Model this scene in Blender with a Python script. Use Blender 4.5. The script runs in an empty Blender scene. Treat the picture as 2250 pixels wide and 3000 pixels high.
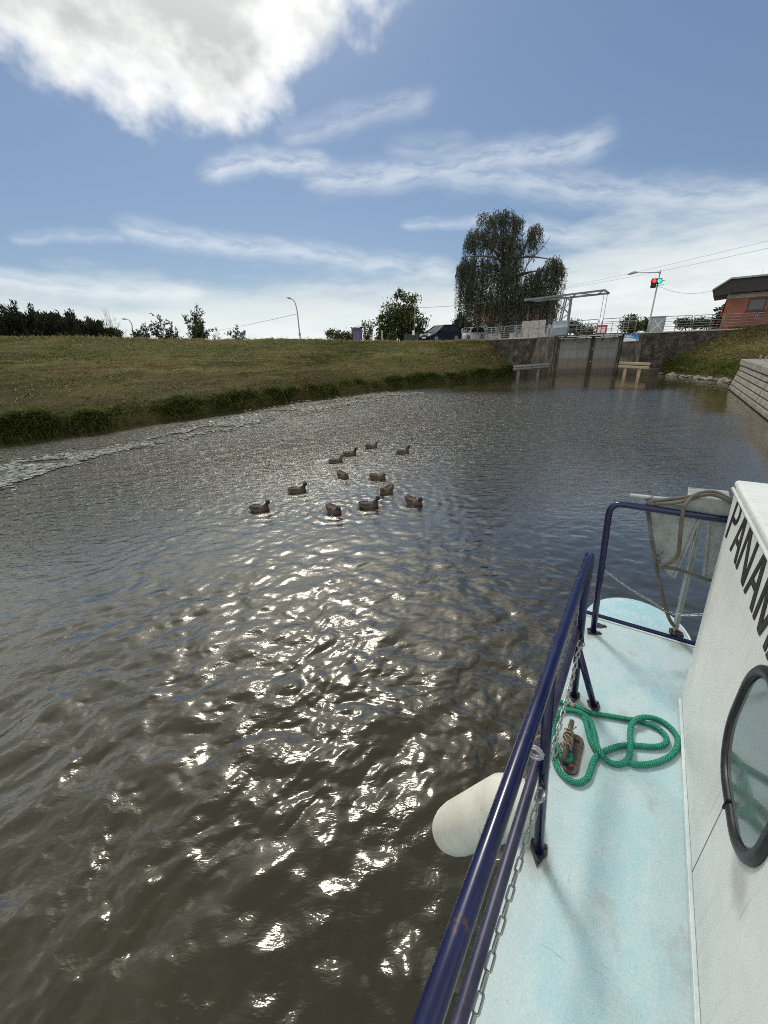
import bpy, bmesh, math, random
import numpy as np
from math import radians, sin, cos, pi, sqrt, atan2, asin, degrees
from mathutils import Vector, Matrix

sc = bpy.context.scene
col = sc.collection
random.seed(7)
rng = np.random.default_rng(11)

# ------------------------------------------------------------------ camera
CAMH = 3.0
FPX = 1140.0                     # focal length in pixels of the 2250 x 3000 photo
TH, RO = radians(23.5), radians(2.3)
C0 = np.array([0, 0, CAMH])
_f = np.array([0, cos(TH), -sin(TH)])
_r0 = np.array([1., 0, 0])
_u0 = np.cross(_r0, _f)
_r = cos(RO) * _r0 - sin(RO) * _u0
_u = cos(RO) * _u0 + sin(RO) * _r0
cam = bpy.data.cameras.new("camera")
cam.sensor_fit = 'VERTICAL'
cam.sensor_height = 34.6
cam.lens = FPX / 3000 * 34.6
cam.clip_start = 0.02
cam.clip_end = 6000
camo = bpy.data.objects.new("camera", cam)
col.objects.link(camo)
camo.matrix_world = Matrix(((_r[0], _u[0], -_f[0], 0), (_r[1], _u[1], -_f[1], 0), (_r[2], _u[2], -_f[2], CAMH), (0, 0, 0, 1)))
sc.camera = camo
sc.cycles.filter_width = 1.0
sc.cycles.use_denoising = False
sc.cycles.sample_clamp_direct = 1.0
sc.cycles.sample_clamp_indirect = 3.0


def ray(x, y):
    return _f + _r * (x - 1125) / FPX + _u * (1500 - y) / FPX


def atz(x, y, z=0.0):
    d = ray(x, y)
    return C0 + d * ((z - CAMH) / d[2])


def atd(x, y, D):
    """point on the sight line of a photo pixel at a plan distance D"""
    d = ray(x, y)
    return C0 + d * (D / math.hypot(d[0], d[1]))


def azel(x, y):
    d = ray(x, y)
    d = d / np.linalg.norm(d)
    return atan2(d[0], d[1]), asin(d[2])


# ------------------------------------------------------------------ view
sc.view_settings.view_transform = 'Standard'
sc.view_settings.look = 'None'
sc.view_settings.exposure = 1.03
sc.view_settings.gamma = 1.0
SUN_AZ, SUN_EL = radians(-14), radians(50)

# ------------------------------------------------------------------ node helpers


class NT:
    def __init__(s, tree):
        s.t = tree
        s.n = tree.nodes
        s.l = tree.links

    def put(s, sock, v):
        if isinstance(v, bpy.types.NodeSocket):
            s.l.new(v, sock)
        elif v is not None:
            if isinstance(v, (tuple, list)) and len(v) == 3 and sock.type == 'RGBA':
                v = (*v, 1)
            sock.default_value = v

    def math(s, op, a, b=None, c=None, clamp=False):
        n = s.n.new('ShaderNodeMath')
        n.operation = op
        n.use_clamp = clamp
        for i, v in enumerate((a, b, c)):
            if v is not None:
                s.put(n.inputs[i], v)
        return n.outputs[0]

    def add(s, a, b): return s.math('ADD', a, b)
    def sub(s, a, b): return s.math('SUBTRACT', a, b)
    def mul(s, a, b): return s.math('MULTIPLY', a, b)
    def vmax(s, a, b): return s.math('MAXIMUM', a, b)
    def vmin(s, a, b): return s.math('MINIMUM', a, b)

    def smooth(s, x, lo, hi, a=0.0, b=1.0):
        n = s.n.new('ShaderNodeMapRange')
        n.interpolation_type = 'SMOOTHSTEP'
        s.put(n.inputs[0], x)
        s.put(n.inputs[1], lo)
        s.put(n.inputs[2], hi)
        s.put(n.inputs[3], a)
        s.put(n.inputs[4], b)
        return n.outputs[0]

    def noise(s, vec, scale=5, detail=4, rough=.55, dist=0.0, col=False):
        n = s.n.new('ShaderNodeTexNoise')
        s.put(n.inputs['Vector'], vec)
        s.put(n.inputs['Scale'], scale)
        n.inputs['Detail'].default_value = detail
        n.inputs['Roughness'].default_value = rough
        n.inputs['Distortion'].default_value = dist
        return n.outputs['Color' if col else 'Fac']

    def vor(s, vec, scale=5, feat='F1', rnd=1.0):
        n = s.n.new('ShaderNodeTexVoronoi')
        n.feature = feat
        s.put(n.inputs['Vector'], vec)
        s.put(n.inputs['Scale'], scale)
        n.inputs['Randomness'].default_value = rnd
        return n.outputs[0]

    def ramp(s, fac, stops, interp='LINEAR'):
        n = s.n.new('ShaderNodeValToRGB')
        n.color_ramp.interpolation = interp
        e = n.color_ramp.elements
        while len(e) < len(stops):
            e.new(.5)
        for el, (p, c) in zip(e, stops):
            el.position = p
            el.color = (*c, 1) if len(c) == 3 else c
        s.put(n.inputs[0], fac)
        return n.outputs[0]

    def mix(s, fac, a, b, mode='MIX'):
        n = s.n.new('ShaderNodeMix')
        n.data_type = 'RGBA'
        n.blend_type = mode
        s.put(n.inputs[0], fac)
        s.put(n.inputs[6], a)
        s.put(n.inputs[7], b)
        return n.outputs[2]

    def xyz(s, vec):
        n = s.n.new('ShaderNodeSeparateXYZ')
        s.put(n.inputs[0], vec)
        return n.outputs[0], n.outputs[1], n.outputs[2]

    def comb(s, x=0.0, y=0.0, z=0.0):
        n = s.n.new('ShaderNodeCombineXYZ')
        for i, v in enumerate((x, y, z)):
            s.put(n.inputs[i], v)
        return n.outputs[0]

    def coord(s, kind='Object'):
        return s.n.new('ShaderNodeTexCoord').outputs[kind]

    def pos(s): return s.n.new('ShaderNodeNewGeometry').outputs['Position']

    def mapv(s, vec, scale=(1, 1, 1), rot=(0, 0, 0), loc=(0, 0, 0)):
        n = s.n.new('ShaderNodeMapping')
        s.put(n.inputs[0], vec)
        n.inputs[1].default_value = loc
        n.inputs[2].default_value = rot
        n.inputs[3].default_value = scale
        return n.outputs[0]

    def bump(s, h, strength=.3, dist=.01, normal=None):
        n = s.n.new('ShaderNodeBump')
        s.put(n.inputs['Strength'], strength)
        s.put(n.inputs['Distance'], dist)
        s.put(n.inputs['Height'], h)
        if normal is not None:
            s.put(n.inputs['Normal'], normal)
        return n.outputs[0]

    def attr(s, name, out='Fac'):
        n = s.n.new('ShaderNodeAttribute')
        n.attribute_name = name
        return n.outputs[out]


def mat(name, color=None, rough=.6, metal=0.0, ior=1.5, fn=None, emit=None, estr=0.0, spec=None):
    m = bpy.data.materials.new(name)
    m.use_nodes = True
    b = m.node_tree.nodes['Principled BSDF']
    if color is not None:
        b.inputs['Base Color'].default_value = (*color, 1)
    b.inputs['Roughness'].default_value = rough
    b.inputs['Metallic'].default_value = metal
    b.inputs['IOR'].default_value = ior
    if spec is not None:
        b.inputs['Specular IOR Level'].default_value = spec
    if emit is not None:
        b.inputs['Emission Color'].default_value = (*emit, 1)
        b.inputs['Emission Strength'].default_value = estr
    if fn:
        t = NT(m.node_tree)
        r = fn(t) or {}
        for k, v in r.items():
            t.put(b.inputs[k], v)
    return m


def mottled(name, c1, c2, scale=6, rough=.6, bump=.15, bdist=.005, detail=6, metal=0.0, stretch=(1, 1, 1), lo=.35, hi=.65, space='Object'):
    def fn(t):
        v = t.mapv(t.coord(space) if space == 'Object' else t.pos(), scale=stretch)
        n = t.noise(v, scale, detail, .62)
        n2 = t.noise(v, scale * 6, 3, .6)
        c = t.mix(t.smooth(n, lo, hi), c1, c2)
        c = t.mix(t.smooth(n2, .3, .75, 0, .35), c, tuple(x * .6 for x in c1))
        return {'Base Color': c, 'Normal': t.bump(t.add(n, t.mul(n2, .5)), bump, bdist)}
    return mat(name, rough=rough, metal=metal, fn=fn)


# ------------------------------------------------------------------ world and sun
w = bpy.data.worlds.new("World")
sc.world = w
w.use_nodes = True
t = NT(w.node_tree)
bg = w.node_tree.nodes['Background']
sky = t.n.new('ShaderNodeTexSky')
sky.sky_type = 'NISHITA'
sky.sun_disc = False
sky.sun_elevation = SUN_EL
sky.sun_rotation = SUN_AZ
sky.air_density = 1.0
sky.dust_density = 0.6
sky.ozone_density = 1.6
dirv = t.coord('Generated')
dx, dy, dz = t.xyz(dirv)
az = t.math('ARCTAN2', dx, dy)
el = t.math('ARCSINE', dz)
uv = t.comb(az, el, 0.0)
warp = t.noise(uv, 5, 4, .6, col=True)
wx, wy, wz = t.xyz(warp)
wx = t.sub(wx, .5)
wy = t.sub(wy, .5)


def side(p, q):
    """signed distance (rad) above the line through two photo pixels"""
    a, b = azel(*p), azel(*q)
    ex, ey = b[0] - a[0], b[1] - a[1]
    L = math.hypot(ex, ey)
    nx, ny = -ey / L, ex / L
    return t.add(t.mul(t.sub(az, a[0]), nx), t.mul(t.sub(el, a[1]), ny))


# the large cloud, a wedge between two ragged edges
fine = t.noise(t.mapv(uv, scale=(1, 1.3, 1)), 13, 6, .56)
d1 = side((0, 165), (690, 420))
d2 = side((690, 420), (1150, 0))
dd = t.add(t.vmin(d1, d2), t.add(t.mul(t.sub(fine, .5), .13), t.mul(wx, .10)))
cl1 = t.smooth(dd, -.018, .055)
soft = t.noise(t.mapv(uv, scale=(1, 1.6, 1)), 9, 5, .55)
edge = t.smooth(t.add(dd, t.mul(t.sub(soft, .5), .30)), .01, .15)
c_cl1 = t.mix(edge, (8.8, 8.9, 8.7), (4.7, 5.0, 4.95))


def band(pts, width, density, nscale=10, stretch=5.0, thr=.45, ragged=.05):
    """a wispy streak along a poly-line of photo pixels"""
    out = None
    P = [azel(*p) for p in pts]
    for a, b in zip(P[:-1], P[1:]):
        ex, ey = b[0] - a[0], b[1] - a[1]
        L = math.hypot(ex, ey)
        ux, uy = ex / L, ey / L
        qx = t.add(t.sub(az, a[0]), t.mul(wx, ragged))
        qy = t.add(t.sub(el, a[1]), t.mul(wy, ragged))
        al = t.add(t.mul(qx, ux), t.mul(qy, uy))
        ac = t.add(t.mul(qx, -uy), t.mul(qy, ux))
        off = t.sub(al, t.vmin(t.vmax(al, 0.0), L))
        dist = t.math('SQRT', t.add(t.mul(ac, ac), t.mul(off, t.mul(off, .35))))
        m = t.smooth(dist, 0, width, 1, 0)
        n = t.noise(t.comb(t.mul(al, 1.0), t.mul(ac, stretch), 0.0), nscale, 6, .62)
        m = t.mul(m, t.smooth(n, thr - .22, thr + .22))
        out = m if out is None else t.vmax(out, m)
    return t.mul(out, density)


ci = band([(640, 505), (760, 470), (920, 478)], .030, .62)
for b in (band([(950, 525), (1300, 490), (1500, 455), (1730, 420)], .040, .50),
          band([(1330, 505), (1650, 540), (1950, 585), (2250, 580)], .044, .44),
          band([(860, 395), (1010, 350), (1220, 295)], .028, .30),
          band([(1180, 435), (1330, 425)], .03, .25),
          band([(60, 690), (200, 685), (340, 700)], .014, .30),
          band([(390, 680), (640, 712), (900, 745), (1300, 790)], .030, .50),
          band([(0, 815), (300, 835), (560, 860)], .028, .6),
          band([(1200, 660), (1420, 655)], .016, .4),
          band([(1560, 668), (1700, 690)], .03, .5)):
    ci = t.vmax(ci, b)
ci = t.math('MINIMUM', t.mul(ci, 1.04), .9)
c_ci = (7.6, 8.0, 8.2)
# pale bank of cloud towards the horizon, higher on the right
low = t.noise(t.mapv(uv, scale=(1, 4.2, 1), rot=(0, 0, radians(-4))), 4.5, 6, .6)
top = t.add(t.mul(t.smooth(az, .1, .75), .075), .105)
hz = t.smooth(t.add(t.sub(el, top), t.mul(t.sub(low, .5), .24)), -.07, .055, 1, 0)
hz = t.mul(hz, .93)
haze = t.smooth(el, -.02, .15, .75, .0)
skyc = t.mix(.45, sky.outputs[0], (1.45, 2.4, 4.1))
skyc = t.mix(1.0, skyc, (.77, .79, .80), 'MULTIPLY')
skyc = t.mix(haze, skyc, (6.6, 7.1, 7.2))
c_hz = t.mix(t.smooth(low, .3, .7), (6.5, 7.0, 7.05), (8.0, 8.4, 8.3))
skyc = t.mix(hz, skyc, c_hz)
skyc = t.mix(ci, skyc, c_ci)
high = t.smooth(el, .55, .9)
skyc = t.mix(t.mul(high, .7), skyc, (1.5, 1.75, 2.05))
over = t.mul(high, t.smooth(t.noise(dirv, 3.2, 5, .6), .47, .60, 0, .85))
skyc = t.mix(over, skyc, (7.0, 7.1, 6.9))
skyc = t.mix(t.smooth(t.add(az, t.mul(t.sub(soft, .5), .6)), -.68, -1.0, 0, .8), skyc, (5.2, 5.4, 5.3))
skyc = t.mix(cl1, skyc, c_cl1)
# glare of the veiled sun through the cloud
sv = (sin(SUN_AZ) * cos(SUN_EL), cos(SUN_AZ) * cos(SUN_EL), sin(SUN_EL))
dot = t.add(t.add(t.mul(dx, sv[0]), t.mul(dy, sv[1])), t.mul(dz, sv[2]))
glow = t.math('POWER', t.vmax(dot, 0.0), 48.0)
gcol = t.mix(1.0, (33, 32, 30), t.comb(glow, glow, glow), 'MULTIPLY')
skyc = t.mix(1.0, skyc, gcol, 'ADD')
# bright clouds added in the unseen sky behind the boat, filling shaded sides
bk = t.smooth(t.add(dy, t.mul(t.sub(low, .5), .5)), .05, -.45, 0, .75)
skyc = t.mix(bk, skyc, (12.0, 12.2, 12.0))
below = t.smooth(dz, -.05, 0.0)
skyc = t.mix(below, (1.2, 1.2, 1.0), skyc)
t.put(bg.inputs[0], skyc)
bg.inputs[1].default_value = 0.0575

sl = bpy.data.lights.new("sun", 'SUN')
sl.energy = 0.9
sl.angle = radians(10)
sl.color = (1, .95, .86)
so = bpy.data.objects.new("sun", sl)
col.objects.link(so)
so.rotation_euler = Vector(sv).to_track_quat('Z', 'Y').to_euler()
so.location = (0, 0, 30)

# ------------------------------------------------------------------ mesh helpers


def crom(P, n=8, closed=False):
    P = [np.array(p, float) for p in P]
    Q = [2 * P[0] - P[1]] + P + [2 * P[-1] - P[-2]]
    out = []
    for i in range(1, len(Q) - 2):
        a, b, c, d = Q[i - 1], Q[i], Q[i + 1], Q[i + 2]
        for k in range(n):
            s = k / n
            out.append(.5 * ((2 * b) + (-a + c) * s + (2 * a - 5 * b + 4 * c - d) * s * s + (-a + 3 * b - 3 * c + d) * s ** 3))
    out.append(P[-1])
    return np.array(out)


class MB:
    def __init__(s):
        s.v = []
        s.f = []
        s.u = []

    def add(s, V, F, U=None):
        o = len(s.v)
        s.v += [tuple(map(float, p)) for p in V]
        s.f += [tuple(i + o for i in f) for f in F]
        if U is not None:
            s.u += list(U)
        return s

    def hexa(s, P):
        """8 corners: bottom 4 ccw, top 4"""
        return s.add(P, [(3, 2, 1, 0), (4, 5, 6, 7), (0, 1, 5, 4), (1, 2, 6, 5), (2, 3, 7, 6), (3, 0, 4, 7)])

    def box(s, lo, hi):
        (a, b, c), (d, e, f) = lo, hi
        return s.hexa([(a, b, c), (d, b, c), (d, e, c), (a, e, c), (a, b, f), (d, b, f), (d, e, f), (a, e, f)])

    def beam(s, p, q, wd, ht, up=(0, 0, 1)):
        p, q = np.array(p, float), np.array(q, float)
        d = q - p
        d /= np.linalg.norm(d)
        up = np.array(up, float)
        if abs(d @ up) > .95:
            up = np.array([0, 1., 0])
        x = np.cross(d, up)
        x /= np.linalg.norm(x)
        z = np.cross(x, d)
        x, z = x * wd / 2, z * ht / 2
        return s.hexa([p - x - z, p + x - z, q + x - z, q - x - z, p - x + z, p + x + z, q + x + z, q - x + z])

    def tube(s, P, r, k=8, caps=True, uv=False):
        P = np.array(P, float)
        n = len(P)
        R = np.full(n, r, float) if np.isscalar(r) else np.array(r, float)
        T = np.gradient(P, axis=0)
        T /= np.linalg.norm(T, axis=1)[:, None] + 1e-12
        up = np.array([0, 0, 1.]) if abs(T[0][2]) < .9 else np.array([1., 0, 0])
        x = np.cross(T[0], up)
        x /= np.linalg.norm(x)
        V, U = [], []
        L = 0.0
        for i in range(n):
            if i:
                L += np.linalg.norm(P[i] - P[i - 1])
                x = x - T[i] * (x @ T[i])
                x /= np.linalg.norm(x) + 1e-12
            y = np.cross(T[i], x)
            for j in range(k):
                a = 2 * pi * j / k
                V.append(P[i] + R[i] * (cos(a) * x + sin(a) * y))
                U.append((L, j / k))
        F = []
        for i in range(n - 1):
            for j in range(k):
                a, b = i * k + j, i * k + (j + 1) % k
                F.append((a, b, b + k, a + k))
        if caps:
            F.append(tuple(range(k))[::-1])
            F.append(tuple(range((n - 1) * k, n * k)))
        return s.add(V, F, U if uv else None)

    def lathe(s, c, ax, prof, k=16):
        """prof: list of (along, radius)"""
        ax = np.array(ax, float)
        ax /= np.linalg.norm(ax)
        P = [np.array(c, float) + ax * a for a, _ in prof]
        x = np.cross(ax, [0, 0, 1] if abs(ax[2]) < .9 else [1, 0, 0])
        x /= np.linalg.norm(x)
        y = np.cross(ax, x)
        V = []
        for p, (_, r) in zip(P, prof):
            for j in range(k):
                a = 2 * pi * j / k
                V.append(p + r * (cos(a) * x + sin(a) * y))
        F = []
        for i in range(len(prof) - 1):
            for j in range(k):
                a, b = i * k + j, i * k + (j + 1) % k
                F.append((a, b, b + k, a + k))
        F.append(tuple(range(k))[::-1])
        F.append(tuple(range((len(prof) - 1) * k, len(prof) * k)))
        return s.add(V, F)

    def prism(s, poly, d):
        """poly: list of 3-D points (planar), extruded by vector d"""
        n = len(poly)
        P = [np.array(p, float) for p in poly]
        d = np.array(d, float)
        return s.add(P + [p + d for p in P], [tuple(range(n))[::-1], tuple(range(n, 2 * n))] + [(i, (i + 1) % n, n + (i + 1) % n, n + i) for i in range(n)])


ROOTM = {}


def finish(o, name, m, parent=None, smooth=False, bevel=0.0, seg=2):
    if m is not None:
        o.data.materials.append(m)
    if smooth:
        o.data.polygons.foreach_set('use_smooth', [True] * len(o.data.polygons))
    if parent is not None:
        o.parent = parent
    if bevel:
        b = o.modifiers.new('bevel', 'BEVEL')
        b.width = bevel
        b.segments = seg
        b.limit_method = 'ANGLE'
        b.angle_limit = radians(35)
        b.harden_normals = False
    col.objects.link(o)
    return o


def obj(name, mb, m, parent=None, smooth=False, bevel=0.0, seg=2, origin=None, fix=True):
    """link a mesh builder as ONE object; origin: point subtracted from vertices and used as location"""
    me = bpy.data.meshes.new(name)
    V = np.array(mb.v, float)
    if origin is not None:
        V = V - np.array(origin, float)
    me.from_pydata(V.tolist(), [], mb.f)
    if mb.u and len(mb.u) == len(mb.v):
        ul = me.uv_layers.new(name='UVMap')
        li = np.zeros(len(me.loops), int)
        me.loops.foreach_get('vertex_index', li)
        U = np.array(mb.u, float)[li]
        ul.data.foreach_set('uv', U.ravel())
    if fix:
        bm = bmesh.new()
        bm.from_mesh(me)
        bmesh.ops.recalc_face_normals(bm, faces=bm.faces)
        bm.to_mesh(me)
        bm.free()
    me.update()
    o = bpy.data.objects.new(name, me)
    if origin is not None:
        o.location = origin
    return finish(o, name, m, parent, smooth, bevel, seg)


def quads(name, V, m, parent=None, nv=4, attrs=None, smooth=False):
    """V: (n, nv, 3) array of separate polygons, linked as one object"""
    V = np.ascontiguousarray(V, dtype=np.float32)
    n = V.shape[0]
    me = bpy.data.meshes.new(name)
    me.vertices.add(n * nv)
    me.vertices.foreach_set('co', V.reshape(-1))
    me.loops.add(n * nv)
    me.loops.foreach_set('vertex_index', np.arange(n * nv, dtype=np.int32))
    me.polygons.add(n)
    me.polygons.foreach_set('loop_start', np.arange(n, dtype=np.int32) * nv)
    if attrs:
        for k, a in attrs.items():
            at = me.attributes.new(k, 'FLOAT', 'POINT')
            at.data.foreach_set('value', np.repeat(a, nv).astype(np.float32))
    me.update(calc_edges=True)
    o = bpy.data.objects.new(name, me)
    return finish(o, name, m, parent, smooth)


def grid(name, P, m, parent=None, smooth=True, attrs=None, uv=None):
    """P: (a, b, 3) vertex grid"""
    a, b, _ = P.shape
    me = bpy.data.meshes.new(name)
    me.vertices.add(a * b)
    me.vertices.foreach_set('co', np.ascontiguousarray(P, dtype=np.float32).reshape(-1))
    i = np.arange(a - 1)[:, None] * b + np.arange(b - 1)[None]
    F = np.stack([i, i + 1, i + b + 1, i + b], -1).reshape(-1, 4)
    n = len(F)
    me.loops.add(n * 4)
    me.loops.foreach_set('vertex_index', F.astype(np.int32).ravel())
    me.polygons.add(n)
    me.polygons.foreach_set('loop_start', np.arange(n, dtype=np.int32) * 4)
    if attrs:
        for k, v in attrs.items():
            at = me.attributes.new(k, 'FLOAT', 'POINT')
            at.data.foreach_set('value', np.ascontiguousarray(v, dtype=np.float32).ravel())
    if uv is not None:
        ul = me.uv_layers.new(name='UVMap')
        ul.data.foreach_set('uv', uv.reshape(-1, 2)[F.ravel()].astype(np.float32).ravel())
    me.update(calc_edges=True)
    o = bpy.data.objects.new(name, me)
    return finish(o, name, m, parent, smooth)


def tag(o, label, cat, group=None):
    o['label'] = label
    o['category'] = cat
    if group:
        o['group'] = group
    return o


def thing(name, label, cat, loc=(0, 0, 0), group=None, rotz=0.0):
    o = bpy.data.objects.new(name, None)
    o.empty_display_size = .2
    o.location = tuple(map(float, loc))
    o.rotation_euler = (0, 0, rotz)
    col.objects.link(o)
    return tag(o, label, cat, group)


def vnoise(x, y, seed=0):
    """smooth value noise in plan, vectorised"""
    r = np.random.default_rng(seed).random((64, 64))
    xi, yi = np.floor(x).astype(int), np.floor(y).astype(int)
    fx, fy = x - xi, y - yi
    fx, fy = fx * fx * (3 - 2 * fx), fy * fy * (3 - 2 * fy)
    g = lambda a, b: r[a % 64, b % 64]
    return (g(xi, yi) * (1 - fx) + g(xi + 1, yi) * fx) * (1 - fy) + (g(xi, yi + 1) * (1 - fx) + g(xi + 1, yi + 1) * fx) * fy


def fbm(x, y, seed=0, oct=4):
    s, a = 0, .5
    for k in range(oct):
        s = s + a * vnoise(x * 2 ** k, y * 2 ** k, seed + k)
        a *= .5
    return s


def sstep(x, a, b):
    q = np.clip((x - a) / (b - a), 0, 1)
    return q * q * (3 - 2 * q)


# ------------------------------------------------------------------ materials
def _grass(t):
    uvn = t.coord('UV')
    st = t.noise(t.mapv(uvn, scale=(.55, 4.5, 1)), 1.0, 7, .68)
    pt = t.noise(t.mapv(uvn, scale=(.16, .5, 1)), 1.0, 4, .6)
    fn = t.noise(t.pos(), 9, 6, .72)
    f = t.add(t.mul(st, .50), t.add(t.mul(pt, .42), t.mul(fn, .20)))
    f = t.smooth(f, .42, .70, .36, .70)
    c = t.ramp(f, [(.37, (.028, .028, .009)), (.45, (.105, .108, .024)), (.52, (.20, .18, .050)), (.60, (.25, .195, .072)), (.68, (.36, .285, .13))])
    rows_ = t.smooth(t.noise(t.mapv(uvn, scale=(.07, 1.15, 1)), 1.0, 5, .65), .50, .60)
    c = t.mix(t.mul(rows_, .55), c, (.105, .072, .034))
    ux_, uy_, uz_ = t.xyz(uvn)
    dry = t.smooth(t.add(uy_, t.mul(t.sub(pt, .5), 9)), 4.6, 1.6)
    c = t.mix(t.mul(dry, .6), c, t.mix(st, (.085, .060, .030), (.20, .145, .075)))
    g = t.smooth(t.noise(t.mapv(uvn, scale=(.10, .35, 1), loc=(7, 3, 0)), 1.0, 4, .6), .42, .60)
    c = t.mix(t.mul(g, t.sub(.6, t.mul(dry, .5))), c, (.105, .135, .025))
    c = t.mix(t.smooth(t.noise(t.pos(), 26, 4, .7), .42, .66, .55, 0), c, (.018, .018, .008))
    return {'Base Color': c, 'Normal': t.bump(t.add(st, fn), 1.0, .22)}


M = {}
M['grass'] = mat('mown grass', rough=.9, fn=_grass, spec=.15)


def _leaf(c1, c2, tr=.25):
    def fn(t):
        r = t.attr('shade')
        c = t.mix(r, c1, c2)
        return {'Base Color': c}
    return fn


def leafmat(name, c1, c2, rough=.55, trans=.25):
    m = mat(name, rough=rough, fn=_leaf(c1, c2), spec=.3)
    nt = m.node_tree
    b = nt.nodes['Principled BSDF']
    tr = nt.nodes.new('ShaderNodeBsdfTranslucent')
    mx = nt.nodes.new('ShaderNodeMixShader')
    src = b.inputs['Base Color'].links[0].from_socket
    nt.links.new(src, tr.inputs[0])
    mx.inputs[0].default_value = trans
    nt.links.new(b.outputs[0], mx.inputs[1])
    nt.links.new(tr.outputs[0], mx.inputs[2])
    nt.links.new(mx.outputs[0], nt.nodes['Material Output'].inputs[0])
    return m


M['blade_dry'] = leafmat('dry grass blades', (.050, .055, .014), (.40, .32, .145), .8, .3)
M['blade_lush'] = leafmat('lush bank grass', (.014, .022, .006), (.20, .235, .052), .6, .40)
M['leaf_willow'] = leafmat('willow leaves', (.012, .015, .009), (.082, .102, .056), .5, .18)
M['leaf_dark'] = leafmat('dark foliage', (.012, .020, .008), (.070, .088, .032), .5, .28)
M['leaf_mid'] = leafmat('mid foliage', (.020, .030, .010), (.105, .12, .035), .5, .3)
M['leaf_ever'] = leafmat('evergreen needles', (.008, .013, .005), (.034, .042, .015), .6, .12)
M['bark'] = mottled('bark', (.05, .04, .03), (.11, .09, .07), 9, .9, .5, .02)
M['twig'] = mat('bare twigs', (.16, .14, .12), .9)


def _oldwall(t):
    p = t.pos()
    n = t.noise(p, 2.2, 8, .7)
    v = t.vor(t.mapv(p, scale=(1, 1, 1.3)), 3.2, 'DISTANCE_TO_EDGE')
    sp = t.noise(p, 14, 4, .7)
    c = t.ramp(n, [(.36, (.012, .010, .008)), (.49, (.036, .029, .023)), (.58, (.070, .056, .043)), (.70, (.16, .135, .105))])
    c = t.mix(t.smooth(sp, .60, .68), c, (.30, .26, .21))
    x, y, z = t.xyz(p)
    c = t.mix(t.smooth(z, .2, .65, .55, 0), c, (.03, .03, .02))
    return {'Base Color': c, 'Normal': t.bump(t.add(n, t.mul(t.smooth(v, 0, .12), .5)), .8, .08)}


M['oldwall'] = mat('weathered stone wall', rough=.9, fn=_oldwall)


def _pier(t):
    p = t.pos()
    n = t.noise(t.mapv(p, scale=(1, 1, .35)), 3.0, 8, .68)
    sp = t.noise(p, 11, 5, .7)
    c = t.ramp(n, [(.36, (.034, .029, .023)), (.5, (.080, .068, .055)), (.64, (.155, .135, .110))])
    c = t.mix(t.smooth(sp, .55, .75, 0, .6), c, (.035, .03, .022))
    x, y, z = t.xyz(p)
    c = t.mix(t.smooth(t.add(z, t.mul(sp, .3)), .25, .85, .75, 0), c, (.05, .042, .026))
    return {'Base Color': c, 'Normal': t.bump(t.add(n, sp), .5, .03)}


M['pier'] = mat('stained concrete pier', rough=.88, fn=_pier)


def _gate(t):
    p = t.pos()
    x, y, z = t.xyz(p)
    n = t.noise(t.mapv(p, scale=(1.3, 1.3, .25)), 3.0, 6, .65)
    f = t.noise(p, 20, 3, .6)
    c = t.mix(t.smooth(n, .35, .68), (.20, .20, .20), (.135, .135, .132))
    h = t.add(z, t.mul(t.sub(n, .5), .35))
    c = t.mix(t.smooth(h, 1.15, 1.3, .78, 0), c, (.115, .092, .065))
    c = t.mix(t.smooth(h, .25, .55, .7, 0), c, (.04, .032, .02))
    c = t.mix(t.smooth(t.math('ABSOLUTE', t.sub(z, 1.95)), .0, .03, .3, 0), c, (.05, .045, .04))
    return {'Base Color': c, 'Normal': t.bump(f, .1, .01)}


M['gate'] = mat('lock gate steel', rough=.55, fn=_gate)
M['timber_dark'] = mottled('tarred timber', (.012, .010, .008), (.035, .028, .022), 8, .7, .3, .01)
M['galv'] = mottled('galvanised steel', (.26, .28, .29), (.40, .42, .43), 14, .45, .05, .002, metal=.35)
M['galv_dark'] = mottled('dull bridge steel', (.12, .125, .125), (.19, .195, .195), 6, .6, .05, .002)
M['galv_rail'] = mottled('galvanised railing', (.20, .21, .22), (.33, .345, .35), 6, .5, .05, .002, metal=.2)
M['conc'] = mottled('pale concrete', (.30, .28, .25), (.42, .40, .37), 4, .9, .3, .01)
M['wood_pale'] = mottled('pale timber', (.34, .27, .17), (.48, .40, .27), 5, .8, .2, .006, stretch=(1, 1, 4))
M['wood_grey'] = mottled('grey timber', (.12, .105, .085), (.20, .18, .15), 5, .85, .2, .006)
M['cab_blue'] = mottled('blue grey cabinet paint', (.18, .21, .25), (.24, .27, .31), 3, .5, .03, .002)
M['cab_grey'] = mottled('grey cabinet paint', (.26, .28, .27), (.33, .35, .34), 3, .5, .03, .002)
M['white'] = mat('white paint', (.75, .75, .73), .5)
M['red'] = mat('red paint', (.42, .03, .03), .5)
M['black'] = mat('black plastic', (.012, .012, .013), .5)
M['steel_dark'] = mat('dark steel', (.045, .047, .05), .45, .4)
M['wire'] = mat('cable', (.10, .105, .11), .7)
M['rust'] = mottled('rusty steel', (.05, .028, .018), (.13, .075, .045), 30, .85, .3, .002)


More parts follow.
